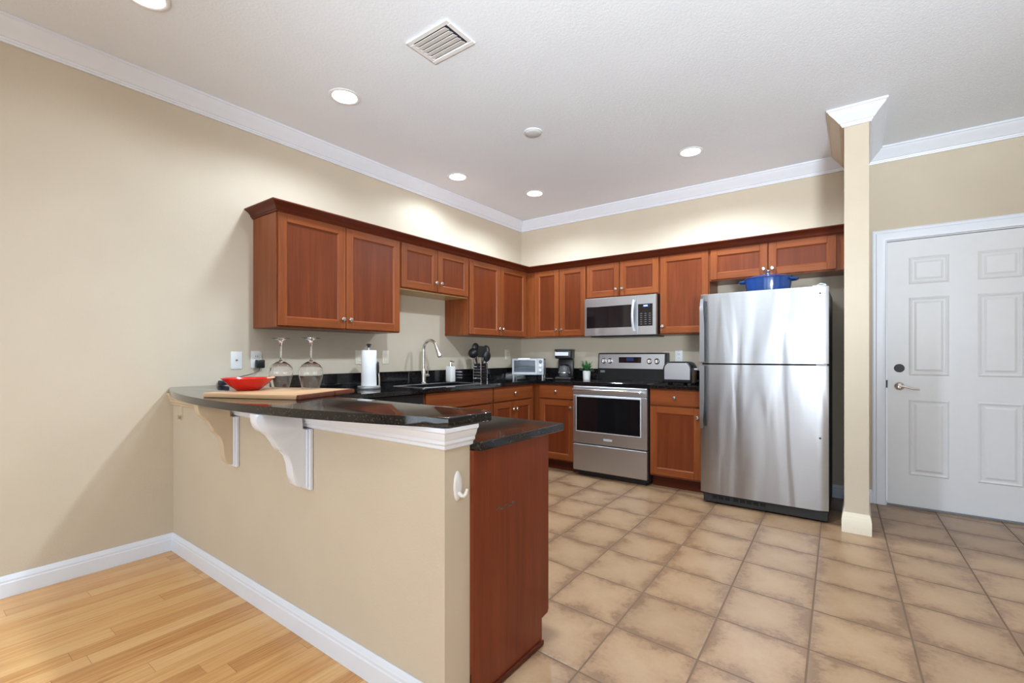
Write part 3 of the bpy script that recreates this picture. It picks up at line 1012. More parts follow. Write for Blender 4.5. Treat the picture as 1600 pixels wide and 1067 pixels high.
dd = MB().box((RX0 + 0.002, RY, 0.328), (RX1 - 0.002, RY + 0.044, 0.800), 0, 0.004).box((RX0 + 0.002, RY + 0.002, 0.802), (RX1 - 0.002, RY + 0.044, 0.884), 0, 0.004).build('oven_door', 'steel', t)
MB().box((RX0 + 0.036, RY - 0.003, 0.440), (RX1 - 0.055, RY + 0.002, 0.792), 0, 0.002).build('window_frame', 'silver_plastic', dd)
MB().box((RX0 + 0.044, RY - 0.0045, 0.450), (RX1 - 0.063, RY - 0.0028, 0.782)).build('window', 'black_glass', dd)
b = MB()
b.tube([(RX0 + 0.02, RY - 0.045, 0.852), (RX1 - 0.05, RY - 0.045, 0.852)], 0.0125, 14)
for xx in (RX0 + 0.04, RX1 - 0.07):
    b.box((xx - 0.012, RY - 0.042, 0.842), (xx + 0.012, RY + 0.004, 0.862), 0, 0.003)
b.build('handle', 'chrome', dd)
b = MB().box((1.425, RY - 0.002, 0.372), (1.515, RY + 0.001, 0.392), 0, 0.001)
bd = b.build('badge', 'silver_plastic', dd)
dw = MB().box((RX0 + 0.002, RY, 0.060), (RX1 - 0.002, RY + 0.044, 0.318), 0, 0.005).build('storage_drawer', 'steel', t)
# backguard
bg = MB()
bg.grid_prism([(-0.10, 0.9285), (-0.10, 1.045), (-0.085, 1.205), (-0.075, 1.212), (-0.03, 1.212), (-0.03, 0.9285)], RX0 + 0.002, RX1 - 0.002, 0)
bgo = bg.build('backguard', 'black', t, smooth=0)
cpn = MB()
cpn.grid_prism([(-0.1015, 1.048), (-0.0875, 1.198), (-0.083, 1.198), (-0.097, 1.048)], RX0 + 0.012, RX1 - 0.03, 0)
cpo = cpn.build('control_panel', 'steel', bgo, smooth=0)
def on_panel(z): return -0.1015 + (z - 1.048) * (0.014 / 0.150)
dp_ = MB()
dp_.grid_prism([(on_panel(1.112) - 0.002, 1.108), (on_panel(1.168) - 0.002, 1.168), (on_panel(1.168) + 0.004, 1.168), (on_panel(1.112) + 0.004, 1.108)], 1.335, 1.580, 0)
dp_.build('display', 'black_glass', bgo, smooth=0)
dg = MB()
for k in range(4):
    xx = 1.437 + k * 0.0115
    dg.box((xx, on_panel(1.15) - 0.0035, 1.142), (xx + 0.007, on_panel(1.15) - 0.0022, 1.157))
dg.build('clock_digits', 'display', bgo, smooth=0)['label'] = 'lit blue clock digits'
bz = MB().box((1.42, on_panel(1.14) - 0.0028, 1.118), (1.50, on_panel(1.14) - 0.0016, 1.163))
bz.build('blue_screen', 'display_bg', bgo, smooth=0)
for xx in (1.165, 1.235, 1.668, 1.745):
    kz_ = 1.128 if xx < 1.4 else 1.126
    yk = on_panel(kz_)
    b = MB()
    b.lathe([(0.030, 0), (0.029, 0.006), (0.023, 0.010), (0.021, 0.030), (0.017, 0.034), (0, 0.034)], (xx, yk, kz_), 24, rot=R90)
    b.box((xx - 0.005, yk - 0.040, kz_ - 0.019), (xx + 0.005, yk - 0.030, kz_ + 0.019), 0, 0.002)
    b.build('knob', 'chrome', bgo)
lb = MB().box((1.125, -0.1012, 1.003), (1.178, -0.1002, 1.026))
lb.build('label_plate', 'grey_plastic', bgo)

# ------------------------------------------------------------------ microwave
MX0, MX1, MY, MZ0, MZ1 = 1.0935, 1.8475, -0.41, 1.373, 1.771
t = thing('microwave', 'stainless steel over-the-range microwave hung below the wall cabinet', 'microwave', ((MX0 + MX1) / 2, -0.2, MZ0))
b = MB().box((MX0 + 0.004, MY + 0.035, MZ0 + 0.012), (MX1 - 0.004, -0.002, MZ1), 0, 0.003)
b.box((MX0 + 0.05, MY + 0.05, MZ0), (MX1 - 0.05, -0.03, MZ0 + 0.012), 0, 0.004)
b.build('body', 'black', t)
SEAM = 1.662
dd = MB().box((MX0, MY, MZ0 + 0.010), (SEAM - 0.001, MY + 0.034, MZ1 - 0.004), 0, 0.004).build('door', 'steel_micro', t)
MB().box((MX0 + 0.026, MY - 0.002, MZ0 + 0.090), (SEAM - 0.030, MY + 0.002, MZ1 - 0.090), 0, 0.0015).build('window', 'black_glass', dd)
b = MB()
pts = []
for k in range(13):
    q = k / 12
    pts.append((1.630, MY - 0.014 - 0.030 * math.sin(PI * q), MZ0 + 0.052 + (MZ1 - MZ0 - 0.105) * q))
b.tube(pts, 0.0125, 12)
b.box((1.620, MY - 0.02, MZ0 + 0.046), (1.640, MY + 0.004, MZ0 + 0.066), 0, 0.003).box((1.620, MY - 0.02, MZ1 - 0.068), (1.640, MY + 0.004, MZ1 - 0.048), 0, 0.003)
b.build('handle', 'silver_plastic', dd)
cpo = MB().box((SEAM + 0.001, MY, MZ0 + 0.010), (MX1, MY + 0.034, MZ1 - 0.004), 0, 0.004).build('control_panel', 'steel_micro', t)
MB().box((SEAM + 0.008, MY - 0.002, MZ0 + 0.095), (MX1 - 0.035, MY + 0.002, MZ1 - 0.092), 0, 0.0015).build('keypad', 'black_glass', cpo)
ky = MB()
for r_ in range(6):
    for c_ in range(3):
        xx, zz = 1.692 + c_ * 0.042, MZ0 + 0.112 + r_ * 0.020
        ky.box((xx, MY - 0.0028, zz), (xx + 0.020, MY - 0.0018, zz + 0.004))
ky.build('key_marks', 'grey_plastic', cpo)
dg = MB().box((1.715, MY - 0.0026, MZ1 - 0.124), (1.782, MY - 0.0018, MZ1 - 0.098))
dg.build('blue_screen', 'display_bg', cpo)
dg = MB()
for k in range(3):
    xx = 1.728 + k * 0.0135
    dg.box((xx, MY - 0.0036, MZ1 - 0.117), (xx + 0.008, MY - 0.0027, MZ1 - 0.103))
dg.build('clock_digits', 'display', cpo)['label'] = 'lit blue clock digits'

# ------------------------------------------------------------------ corbels, hooks
def corbel(xc, label, body_mat, group='bar corbels'):
    t = thing('corbel', label, 'corbel', (xc, PW[0], 0.63), group=group)
    yw = PW[0] - 0.0016
    b = MB()
    zt = 0.9588
    pl = MB()
    pl.box((xc - 0.045, yw - 0.014, 0.630), (xc + 0.045, yw, 0.8815), 0, 0.002)
    for k in (-1, 0, 1):
        pl.box((xc + k * 0.026 - 0.007, yw - 0.021, 0.640), (xc + k * 0.026 + 0.007, yw - 0.0138, 0.8805), 0, 0.003)
    pl.build('back_plate', 'trim', t)
    y_ = yw - 0.0375
    out = [(yw - 0.0145, 0.642), (yw - 0.045, 0.645), (yw - 0.065, 0.660), (yw - 0.076, 0.700), (yw - 0.080, 0.745), (yw - 0.088, 0.780), (yw - 0.105, 0.800), (yw - 0.128, 0.812), (yw - 0.138, 0.828), (yw - 0.146, 0.850),
           (yw - 0.160, 0.872), (yw - 0.182, 0.886), (yw - 0.200, 0.896), (yw - 0.212, 0.912), (yw - 0.218, 0.935), (yw - 0.220, zt), (y_, zt), (y_, 0.881), (yw - 0.0145, 0.881)]
    if xc < 1.0:
        out = [(min(yw - 0.0145, yw + (p - yw) * 0.80) if i_ < 16 else p, z) for i_, (p, z) in enumerate(out)]
    b.grid_prism(out, xc - 0.026, xc + 0.026, 0, 0, 0.003, 2)
    b.build('bracket', body_mat, t)
    return t


corbel(1.508, 'white scrolled corbel on the half wall, nearer the bar end, with a grey-lit side', 'trim')
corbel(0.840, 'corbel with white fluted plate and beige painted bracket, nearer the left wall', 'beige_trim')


def hook(nm, label, mat, mp, loc, sc=1.0):
    t = thing(nm, label, 'hook', loc)
    b = MB()
    b.lathe([(0, 0.007), (0.8, 0.006), (0.95, 0.003), (1.0, 0)], n=28)
    for v in b.bm.verts:
        v.co = Vector(mp(v.co.x * 0.019 * sc, v.co.z, v.co.y * 0.050 * sc))
    b.build('plate', mat, t)
    b = MB()
    b.tube([mp(0, 0.005, -0.020 * sc), mp(0.004, 0.014, -0.030 * sc), mp(0.010, 0.019, -0.032 * sc), mp(0.017, 0.023, -0.024 * sc), mp(0.020, 0.025, -0.010 * sc)], [0.006, 0.0065, 0.0065, 0.006, 0.0045], 10)
    b.build('prong', mat, t)
    return t


hx = PW[2] + 0.0006
hook('wall_hook', 'white adhesive hook on the end of the half wall', 'white_plastic', lambda u, d, z: (hx + d, -3.622 + u, 0.757 + z), (hx, -3.622, 0.757))
hook('wall_hook', 'beige painted hook on the half wall near the left wall, under the bar tip', 'beige_trim', lambda u, d, z: (0.13 + u, PW[0] - 0.0006 - d, 0.845 + z), (0.13, PW[0], 0.845))


# ------------------------------------------------------------------ wall plates
def wall_plate(nm, label, mp, u, z, kind, mat='white_plastic', cat='outlet'):
    t = thing(nm, label, cat, mp(u, 0, z))
    MB(mp).box((u - 0.036, 0.0006, z - 0.059), (u + 0.036, 0.0065, z + 0.059), 0, 0.0025, 2).build('plate', mat, t)
    b = MB(mp)
    if kind == 'duplex':
        for s_ in (-1, 1):
            b.box((u - 0.017, 0.0063, z + s_ * 0.020 - 0.014), (u + 0.017, 0.0085, z + s_ * 0.020 + 0.014), 0, 0.003, 2)
        b.build('socket', mat, t)
        q = MB(mp)
        for s_ in (-1, 1):
            q.box((u - 0.008, 0.0084, z + s_ * 0.020 - 0.003), (u - 0.0055, 0.0089, z + s_ * 0.020 + 0.007)).box((u + 0.0055, 0.0084, z + s_ * 0.020 - 0.003), (u + 0.008, 0.0089, z + s_ * 0.020 + 0.007))
        q.build('slots', 'black_matte', t)
    elif kind == 'rocker':
        b.box((u - 0.017, 0.0063, z - 0.034), (u + 0.017, 0.0095, z + 0.034), 0, 0.002).build('rocker', mat, t)
    else:
        b.lathe([(0.006, 0), (0.006, 0.008), (0.003, 0.009), (0, 0.009)], n=14)
        for v in b.bm.verts:
            v.co = Vector(mp(u + v.co.x, 0.006 + v.co.z, z + 0.002 + v.co.y))
        b.build('jack', 'steel_dark', t)
    return t


wall_plate('cable_jack', 'white wall plate with a round cable jack, left of the plugged outlet', LM, -3.321, 1.152, 'jack', cat='wall plate')
wall_plate('wall_outlet', 'white outlet on the left wall with the black charger plugged in', LM, -3.191, 1.157, 'duplex')
wall_plate('wall_switch', 'cream wall plate half hidden behind the paper towel roll', LM, -2.358, 1.170, 'rocker', 'cream_plastic', 'switch')
wall_plate('wall_switch', 'cream rocker switch on the left wall between paper towels and faucet', LM, -2.084, 1.170, 'rocker', 'cream_plastic', 'switch')
wall_plate('wall_outlet', 'cream outlet on the left wall next to the corner, behind the toaster oven', LM, -0.300, 1.195, 'duplex', 'cream_plastic')
wall_plate('wall_outlet', 'white outlet on the back wall above the toaster', BM_, 1.935, 1.178, 'duplex')

# charger and cord
t = thing('charger', 'black plug-in charger with a thin cord to the box on the bar', 'charger', (0.03, -3.178, 1.13))
MB(LM).box((-3.205, 0.0092, 1.098), (-3.150, 0.045, 1.155), 0, 0.006, 2).build('plug', 'black', t)
cord = [(0.026, -3.178, 1.098), (0.026, -3.185, 1.080), (0.028, -3.21, 1.066), (0.030, -3.26, 1.052), (0.032, -3.32, 1.040), (0.034, -3.37, 1.030), (0.034, -3.400, 1.024)]
MB().tube(cord, 0.0025, 8).build('cord', 'black', t)
t = tag(MB().box((0.004, -3.435, BT + 0.0006), (0.060, -3.385, 1.022), 0, 0.005, 2).build('hub_box', 'navy'), 'small dark navy box on the bar top against the left wall', 'box')

# ------------------------------------------------------------------ on the bar
bz_ = BT + 0.0006
t = local(thing('cutting_board', 'light wooden cutting board with a dark end, on the bar top', 'cutting board', (1.125, -3.588, bz_), math.radians(22)))
b = MB().box((-0.27, -0.19, 0.0), (0.232, 0.215, 0.021), 0, 0.004, 2)
b.build('board', 'board', t)
b = MB().box((0.2322, -0.19, 0.0), (0.255, 0.05, 0.021), 0, 0.004, 2).box((0.2322, 0.054, 0.0), (0.255, 0.215, 0.021), 0, 0.004, 2)
b.build('end_strip', 'board_end', t)['label'] = 'dark brown end strip'
bt = bz_ + 0.0216
t = thing('bowl', 'shallow red bowl on the left of the cutting board', 'bowl', (0.935, -3.662, bt))
b = MB()
b.lathe([(0, 0), (0.050, 0), (0.056, 0.004), (0.085, 0.026), (0.114, 0.056), (0.118, 0.060)], (0.935, -3.662, bt), 48)
b.lathe([(0.118, 0.060), (0.113, 0.0602), (0.082, 0.030), (0.050, 0.008), (0, 0.007)], (0.935, -3.662, bt), 48, mi=1)
bmesh.ops.remove_doubles(b.bm, verts=b.bm.verts[:], dist=1e-5)
b.build('bowl_body', ['red', 'red'], t)
# a cream rim segment on the far side
b = MB()
pts = [(0.935 + 0.1165 * math.cos(a), -3.662 + 0.1165 * math.sin(a), bt + 0.0612) for a in [math.radians(20 + k * 7) for k in range(10)]]
b.tube(pts, 0.003, 8)
b.build('rim_accent', 'cream_glaze', t)['label'] = 'cream rim accent'


def wine_glass(x_, y_, label):
    t = thing('wine_glass', label, 'wine glass', (x_, y_, bt), group='upturned wine glasses on the cutting board')
    b = MB()
    # upside down: rim at the board, foot on top
    o_ = [(0.042, 0.0), (0.050, 0.03), (0.058, 0.065), (0.060, 0.085), (0.056, 0.105), (0.042, 0.124), (0.022, 0.137), (0.010, 0.142)]
    i_ = [(r - 0.0016, z - (0.0 if k == 0 else 0.0008)) for k, (r, z) in enumerate(o_[:-2])] + [(0.018, 0.1345), (0.0, 0.138)]
    b.lathe([(o_[0][0] - 0.0016, 0.0)] + o_ + [(0.0055, 0.150), (0.0042, 0.165), (0.004, 0.215), (0.0055, 0.236), (0.012, 0.250), (0.028, 0.2575), (0.047, 0.2600), (0.048, 0.2615), (0.0, 0.2625)], (x_, y_, bt), 40)
    b.lathe(i_, (x_, y_, bt), 40)
    bmesh.ops.remove_doubles(b.bm, verts=b.bm.verts[:], dist=1e-5)
    b.build('glass', 'glass', t, smooth=60)
    return t


wine_glass(0.912, -3.487, 'upturned wine glass on the cutting board, the one next to the red bowl')
wine_glass(1.088, -3.420, 'upturned wine glass on the cutting board, the one farther from the red bowl')

# ------------------------------------------------------------------ on the worktops
zc = CT + 0.0007
x_, y_ = 0.285, -2.468
t = thing('paper_towel_holder', 'steel paper towel holder with a round base and side arm', 'paper towel holder', (x_, y_, zc))
b = MB()
b.lathe([(0, 0), (0.088, 0), (0.090, 0.004), (0.088, 0.020), (0.082, 0.024), (0, 0.024)], (x_, y_, zc), 40)
b.build('base', 'steel', t)
b = MB().cyl((x_, y_, zc + 0.024), (x_, y_, zc + 0.328), 0.008)
b.build('post', 'steel', t)
b = MB().lathe([(0, 0.0), (0.012, 0.004), (0.010, 0.014), (0.022, 0.026), (0.010, 0.032), (0, 0.030)], (x_, y_, zc + 0.322), 18)
b.build('finial', 'black', t)
b = MB()
ax_, ay_ = 0.055, 0.058
b.tube([(x_ + ax_, y_ + ay_, zc + 0.024), (x_ + ax_, y_ + ay_, zc + 0.08), (x_ + ax_ - 0.006, y_ + ay_ - 0.006, zc + 0.15), (x_ + ax_ - 0.012, y_ + ay_ - 0.012, zc + 0.175)], 0.006, 10)
b.build('arm', 'nickel', t)
b = MB()
b.lathe([(0, 0.012), (0.7, 0.010), (1.0, 0.0), (0.7, -0.006), (0, -0.006)], n=24)
for v in b.bm.verts:
    u_, w_, q_ = v.co.x * 0.020, v.co.y * 0.055, v.co.z
    v.co = Vector((x_ + 0.0475 + u_ * -0.7 + q_ * 0.7, y_ + 0.0475 + u_ * 0.7 + q_ * 0.7, zc + 0.165 + w_))
b.build('grip_pad', 'black', t)
b = MB()
b.lathe([(0.018, 0.0255), (0.057, 0.0255), (0.058, 0.028), (0.058, 0.300), (0.057, 0.303), (0.018, 0.303), (0.018, 0.0255)], (x_, y_, zc), 40)
tag(b.build('paper_towel_roll', 'paper'), 'white paper towel roll standing on its steel holder', 'paper towels')

# utensil holder with utensils
x_, y_ = 0.150, -0.960
t = thing('utensil_holder', 'square black utensil holder with chrome bars beside the corner', 'utensil holder', (x_, y_, zc))
hw = 0.052
b = MB().box((x_ - hw, y_ - hw, zc), (x_ + hw, y_ + hw, zc + 0.008), 0, 0.003)
b.box((x_ - hw + 0.006, y_ - hw + 0.006, zc + 0.008), (x_ - hw + 0.009, y_ + hw - 0.006, zc + 0.175)).box((x_ + hw - 0.009, y_ - hw + 0.006, zc + 0.008), (x_ + hw - 0.006, y_ + hw - 0.006, zc + 0.175))
b.box((x_ - hw + 0.006, y_ - hw + 0.006, zc + 0.008), (x_ + hw - 0.006, y_ - hw + 0.009, zc + 0.175)).box((x_ - hw + 0.006, y_ + hw - 0.009, zc + 0.008), (x_ + hw - 0.006, y_ + hw - 0.006, zc + 0.175))
b.build('cup', 'black', t)
fr = MB()
for sx_ in (-1, 1):
    for sy_ in (-1, 1):
        fr.cyl((x_ + sx_ * hw, y_ + sy_ * hw, zc + 0.004), (x_ + sx_ * hw, y_ + sy_ * hw, zc + 0.185), 0.004, n=8)
for k in range(6):
    zz = zc + 0.022 + k * 0.031
    q = [(x_ - hw, y_ - hw, zz), (x_ + hw, y_ - hw, zz), (x_ + hw, y_ + hw, zz), (x_ - hw, y_ + hw, zz)]
    for j in range(4):
        fr.cyl(q[j], q[(j + 1) % 4], 0.0042, n=8)
fr.build('frame', 'chrome', t)
GU = 'black utensils in the square holder'


def utensil(nm, label, foot, head, kind):
    f_, h_ = Vector(foot), Vector(head)
    t = thing(nm, label, 'utensil', foot, group=GU)
    d = (h_ - f_).normalized()
    MB().tube([f_, f_ + (h_ - f_) * 0.5, h_ - d * 0.03], [0.006, 0.0065, 0.005], 8).build('handle', 'black', t)
    side = Vector((0.55, 0.83, 0)).normalized()
    side = (side - d * side.dot(d)).normalized()
    nrm = d.cross(side)
    b = MB()
    if kind == 'ladle':
        b.lathe([(0, -0.028), (0.022, -0.022), (0.036, -0.006), (0.040, 0.010), (0.037, 0.010), (0.033, -0.004), (0.020, -0.018), (0, -0.024)], n=24)
        R_ = Matrix((side, d, nrm)).transposed().to_4x4()
        mt = Matrix.Translation(h_ + d * 0.01) @ R_
        for v in b.bm.verts:
            v.co = mt @ (v.co * 1.35)
    else:
        n_ = 20
        def ring(sc, off):
            out = []
            for k in range(n_):
                a = 2 * PI * k / n_
                if kind == 'turner':
                    u_ = max(-1, min(1, 1.5 * math.cos(a))) * 0.048
                    w_ = max(-1, min(1, 1.5 * math.sin(a))) * 0.060
                else:
                    u_, w_ = 0.040 * math.cos(a), 0.058 * math.sin(a)
                out.append(h_ + side * u_ * sc + d * (w_ * sc + 0.012) + nrm * off)
            return out
        if kind == 'loop':
            r_ = ring(1, 0)
            b.tube(r_ + [r_[0], r_[1]], 0.007, 8)
        else:
            A = [b.bm.verts.new(p) for p in ring(1, 0.003)]
            B2 = [b.bm.verts.new(p) for p in ring(1, -0.003)]
            C2 = [b.bm.verts.new(p) for p in ring(0.6, -0.009 if kind == 'spoon' else 0.003)]
            D2 = [b.bm.verts.new(p) for p in ring(0.6, -0.014 if kind == 'spoon' else -0.003)]
            for k in range(n_):
                j = (k + 1) % n_
                b.bm.faces.new((A[k], A[j], B2[j], B2[k]))
                b.bm.faces.new((A[k], A[j], C2[j], C2[k]))
                b.bm.faces.new((B2[k], B2[j], D2[j], D2[k]))
            b.bm.faces.new(C2); b.bm.faces.new(D2)
    b.build('head', 'black', t)
    return t


zf = zc + 0.012
utensil('ladle', 'black ladle leaning left out of the utensil holder', (x_ + 0.01, y_ + 0.015, zf), (x_ + 0.02, y_ - 0.128, zc + 0.275), 'ladle')
utensil('turner', 'broad black turner standing upright in the middle of the utensil holder', (x_ + 0.02, y_ - 0.01, zf), (x_ + 0.030, y_ - 0.005, zc + 0.290), 'turner')
utensil('serving_spoon', 'black serving spoon at the back of the utensil holder', (x_ - 0.02, y_ - 0.012, zf), (x_ - 0.025, y_ - 0.045, zc + 0.325), 'spoon')
utensil('skimmer_ring', 'black ring-headed utensil leaning right out of the holder', (x_ - 0.005, y_ - 0.015, zf), (x_ - 0.01, y_ + 0.095, zc + 0.300), 'loop')
utensil('spatula', 'black spatula at the front of the utensil holder', (x_ + 0.03, y_ + 0.02, zf), (x_ + 0.075, y_ + 0.015, zc + 0.240), 'spoon')

# toaster oven
t = local(thing('toaster_oven', 'small silver toaster oven in the corner of the worktop', 'toaster oven', (0.300, -0.262, zc), math.radians(26)))
W2, D2_, Z0_, Z1_ = 0.182, 0.115, 0.042, 0.226
b = MB()
b.box((-W2, -D2_ + 0.012, Z0_), (-W2 + 0.010, D2_, Z1_)).box((W2 - 0.010, -D2_ + 0.012, Z0_), (W2, D2_, Z1_)).box((-W2, -D2_ + 0.012, Z1_ - 0.010), (W2, D2_, Z1_)).box((-W2, -D2_ + 0.012, Z0_), (W2, D2_, Z0_ + 0.01)).box((-W2, D2_ - 0.01, Z0_), (W2, D2_, Z1_))
b.box((0.106, -D2_ + 0.012, Z0_), (0.116, D2_, Z1_))
b.build('body', 'silver_plastic', t)
cp2 = MB().box((0.110, -D2_, Z0_ + 0.002), (W2 - 0.001, -D2_ + 0.0115, Z1_ - 0.001), 0, 0.003).build('control_panel', 'silver_plastic', t)
for zz in (0.196, 0.145, 0.092):
    MB().lathe([(0.019, 0), (0.018, 0.012), (0.012, 0.018), (0, 0.018)], (0.146, -D2_ - 0.0004, zz), 20, rot=R90).build('knob', 'white_plastic' if zz < 0.19 else 'grey_plastic', cp2)
b = MB()
b.box((-W2 + 0.001, -D2_, Z0_ + 0.002), (-W2 + 0.024, -D2_ + 0.0115, Z1_ - 0.001), 0, 0.002).box((0.086, -D2_, Z0_ + 0.002), (0.108, -D2_ + 0.0115, Z1_ - 0.001), 0, 0.002)
b.box((-W2 + 0.024, -D2_, Z0_ + 0.002), (0.086, -D2_ + 0.0115, Z0_ + 0.030), 0, 0.002).box((-W2 + 0.024, -D2_, Z1_ - 0.022), (0.086, -D2_ + 0.0115, Z1_ - 0.001), 0, 0.002)
dd = b.build('door', 'silver_plastic', t)
MB().box((-W2 + 0.024, -D2_ + 0.003, Z0_ + 0.030), (0.086, -D2_ + 0.008, Z1_ - 0.022)).build('window', 'oven_glass', dd)
b = MB().box((-0.110, -D2_ - 0.034, Z1_ - 0.016), (0.030, -D2_ - 0.018, Z1_ + 0.006), 0, 0.004).box((-0.102, -D2_ - 0.02, Z1_ - 0.012), (-0.088, -D2_, Z1_ - 0.004)).box((0.008, -D2_ - 0.02, Z1_ - 0.012), (0.022, -D2_, Z1_ - 0.004))
b.build('handle', 'white_plastic', dd)
b = MB()
for k in range(9):
    yy = -0.085 + k * 0.021
    b.cyl((-W2 + 0.012, yy, 0.125), (0.104, yy, 0.125), 0.0022, n=6)
b.cyl((-W2 + 0.012, -0.095, 0.125), (0.104, -0.095, 0.125), 0.003, n=6)
b.build('rack', 'chrome', t)
for sx_ in (-1, 1):
    for sy_ in (-1, 1):
        MB().cyl((sx_ * (W2 - 0.014), sy_ * (D2_ - 0.02), 0), (sx_ * (W2 - 0.014), sy_ * (D2_ - 0.02), Z0_ + 0.001), 0.009, 0.008).build('foot', 'silver_plastic', t)

# coffee maker + carafe
t = local(thing('coffee_maker', 'black drip coffee maker with a steel band, next to the toaster oven', 'coffee maker', (0.775, -0.255, zc), math.radians(18)))
b = MB()
b.grid_prism([(-0.085, -0.115), (0.085, -0.115), (0.085, 0.10), (-0.085, 0.10)], 0, 0.028, 2, 0, 0.008, 2)
b.build('base', 'black', t)
b = MB().box((-0.085, 0.028, 0.0285), (0.085, 0.10, 0.225), 0, 0.012, 2)
b.build('water_tank', 'black', t)
b = MB().box((-0.092, -0.105, 0.2255), (0.092, 0.102, 0.325), 0, 0.018, 3)
hd = b.build('brew_head', 'black', t)
MB().box((-0.093, -0.1065, 0.258), (0.060, -0.098, 0.300), 0, 0.003).build('band', 'steel', hd)
MB().box((-0.094, -0.107, 0.318), (0.094, 0.103, 0.330), 0, 0.005, 2).build('lid', 'black', hd)
t = local(thing('coffee_carafe', 'glass coffee carafe with black handle on the coffee maker base', 'carafe', (0.775 + 0.04 * math.sin(math.radians(18)), -0.255 - 0.04 * math.cos(math.radians(18)), zc + 0.0292), math.radians(18)))
b = MB()
b.lathe([(0, 0), (0.052, 0), (0.060, 0.012), (0.064, 0.05), (0.056, 0.095), (0.046, 0.118), (0.044, 0.118), (0.054, 0.093), (0.062, 0.05), (0.058, 0.014), (0, 0.003)], n=32)
b.build('jar', 'carafe', t)
MB().lathe([(0, 0.140), (0.030, 0.138), (0.046, 0.128), (0.047, 0.119), (0, 0.119)], n=32).build('lid', 'black', t)
b = MB()
b.tube([(0.042, -0.03, 0.122), (0.075, -0.055, 0.120), (0.088, -0.065, 0.085), (0.078, -0.058, 0.035), (0.058, -0.042, 0.030)], 0.008, 10)
b.build('handle', 'black', t)
b = MB()
b.lathe([(0.0655, 0.040), (0.0665, 0.044), (0.0655, 0.050)], n=32)
b.build('band', 'chrome', t)

# spoon rest in front of the coffee maker
t = tag(MB().lathe([(0, 0.004), (0.030, 0.004), (0.045, 0.012), (0.048, 0.012), (0.034, 0.0), (0, 0.0)], (0.655, -0.40, zc), 28, sx=1.3).build('small_dish', 'chrome'), 'small shiny metal dish lying in front of the coffee maker', 'dish')

# plant
x_, y_ = 1.035, -0.245
t = thing('potted_plant', 'small green succulent in a white pot left of the range', 'plant', (x_, y_, zc))
b = MB()
b.lathe([(0, 0), (0.036, 0), (0.039, 0.004), (0.043, 0.098), (0.040, 0.100), (0.037, 0.090), (0, 0.088)], (x_, y_, zc), 28)
b.build('pot', 'ceramic', t)
MB().lathe([(0, 0.0925), (0.036, 0.0905), (0.036, 0.0885), (0, 0.0885)], (x_, y_, zc), 20).build('soil', 'soil', t)
b = MB()
for k in range(46):
    a = random.random() * 2 * PI
    el = random.uniform(0.35, 1.35)
    L_ = random.uniform(0.055, 0.095)
    base = Vector((x_ + 0.016 * math.cos(a), y_ + 0.016 * math.sin(a), zc + 0.088 + 0.05 * random.random() * (el > 0.6)))
    d = Vector((math.cos(a) * math.cos(el), math.sin(a) * math.cos(el), math.sin(el)))
    s_ = d.cross(Vector((0, 0, 1))).normalized()
    nn = s_.cross(d)
    wv = 0.011
    pr = [(0.0, 0.25), (0.35, 0.9), (0.6, 1.0), (0.85, 0.6), (1.0, 0.05)]
    prev = None
    for q, wq in pr:
        c_ = base + d * L_ * q - nn * 0.012 * q * q
        ring = [b.bm.verts.new(c_ + s_ * wv * wq), b.bm.verts.new(c_ + nn * 0.003 * wq), b.bm.verts.new(c_ - s_ * wv * wq), b.bm.verts.new(c_ - nn * 0.003 * wq)]
        if prev:
            for j in range(4):
                b.bm.faces.new((prev[j], prev[(j + 1) % 4], ring[(j + 1) % 4], ring[j]))
        else:
            b.bm.faces.new(ring[::-1])
        prev = ring
    b.bm.faces.new(prev)
b.build('foliage', 'leaf', t)

# toaster
t = thing('toaster', 'two-slot toaster with steel side and black end, right of the range', 'toaster', (2.045, -0.335, zc))
tx0, tx1, ty0, ty1 = 1.915, 2.175, -0.425, -0.245
def arch(a0, a1, z0, z1, r):
    o_ = [(a0, z0), (a1, z0)]
    for k in range(9):
        q = PI / 2 * k / 8
        o_.append((a1 - r + r * math.cos(q), z1 - r + r * math.sin(q)))
    for k in range(9):
        q = PI / 2 + PI / 2 * k / 8
        o_.append((a0 + r + r * math.cos(q), z1 - r + r * math.sin(q)))
    return o_
b = MB()
b.grid_prism(arch(tx0, tx1, zc + 0.012, zc + 0.205, 0.062), ty0, ty1, 1, 0, 0.014, 3)
for s_ in (-1, 1):
    for q_ in (-1, 1):
        b.box((2.045 + s_ * 0.10 - 0.012, (ty0 + ty1) / 2 + q_ * 0.06 - 0.012, zc), (2.045 + s_ * 0.10 + 0.012, (ty0 + ty1) / 2 + q_ * 0.06 + 0.012, zc + 0.014))
bd = b.build('body', 'black', t)
b = MB()
b.grid_prism(arch(tx0 + 0.014, tx1 - 0.016, zc + 0.042, zc + 0.194, 0.055), ty0 - 0.002, ty0 + 0.004, 1, 0, 0.001, 1)
b.build('side_panel', 'steel', t)
b = MB()
for yy in (-0.37, -0.30):
    b.box((tx0 + 0.06, yy - 0.013, zc + 0.2035), (tx1 - 0.06, yy + 0.013, zc + 0.2062))
b.build('slots', 'dark_void', t)
MB().box((tx1 - 0.002, -0.355, zc + 0.128), (tx1 + 0.030, -0.315, zc + 0.145), 0, 0.005, 2).build('lever', 'silver_plastic', t)

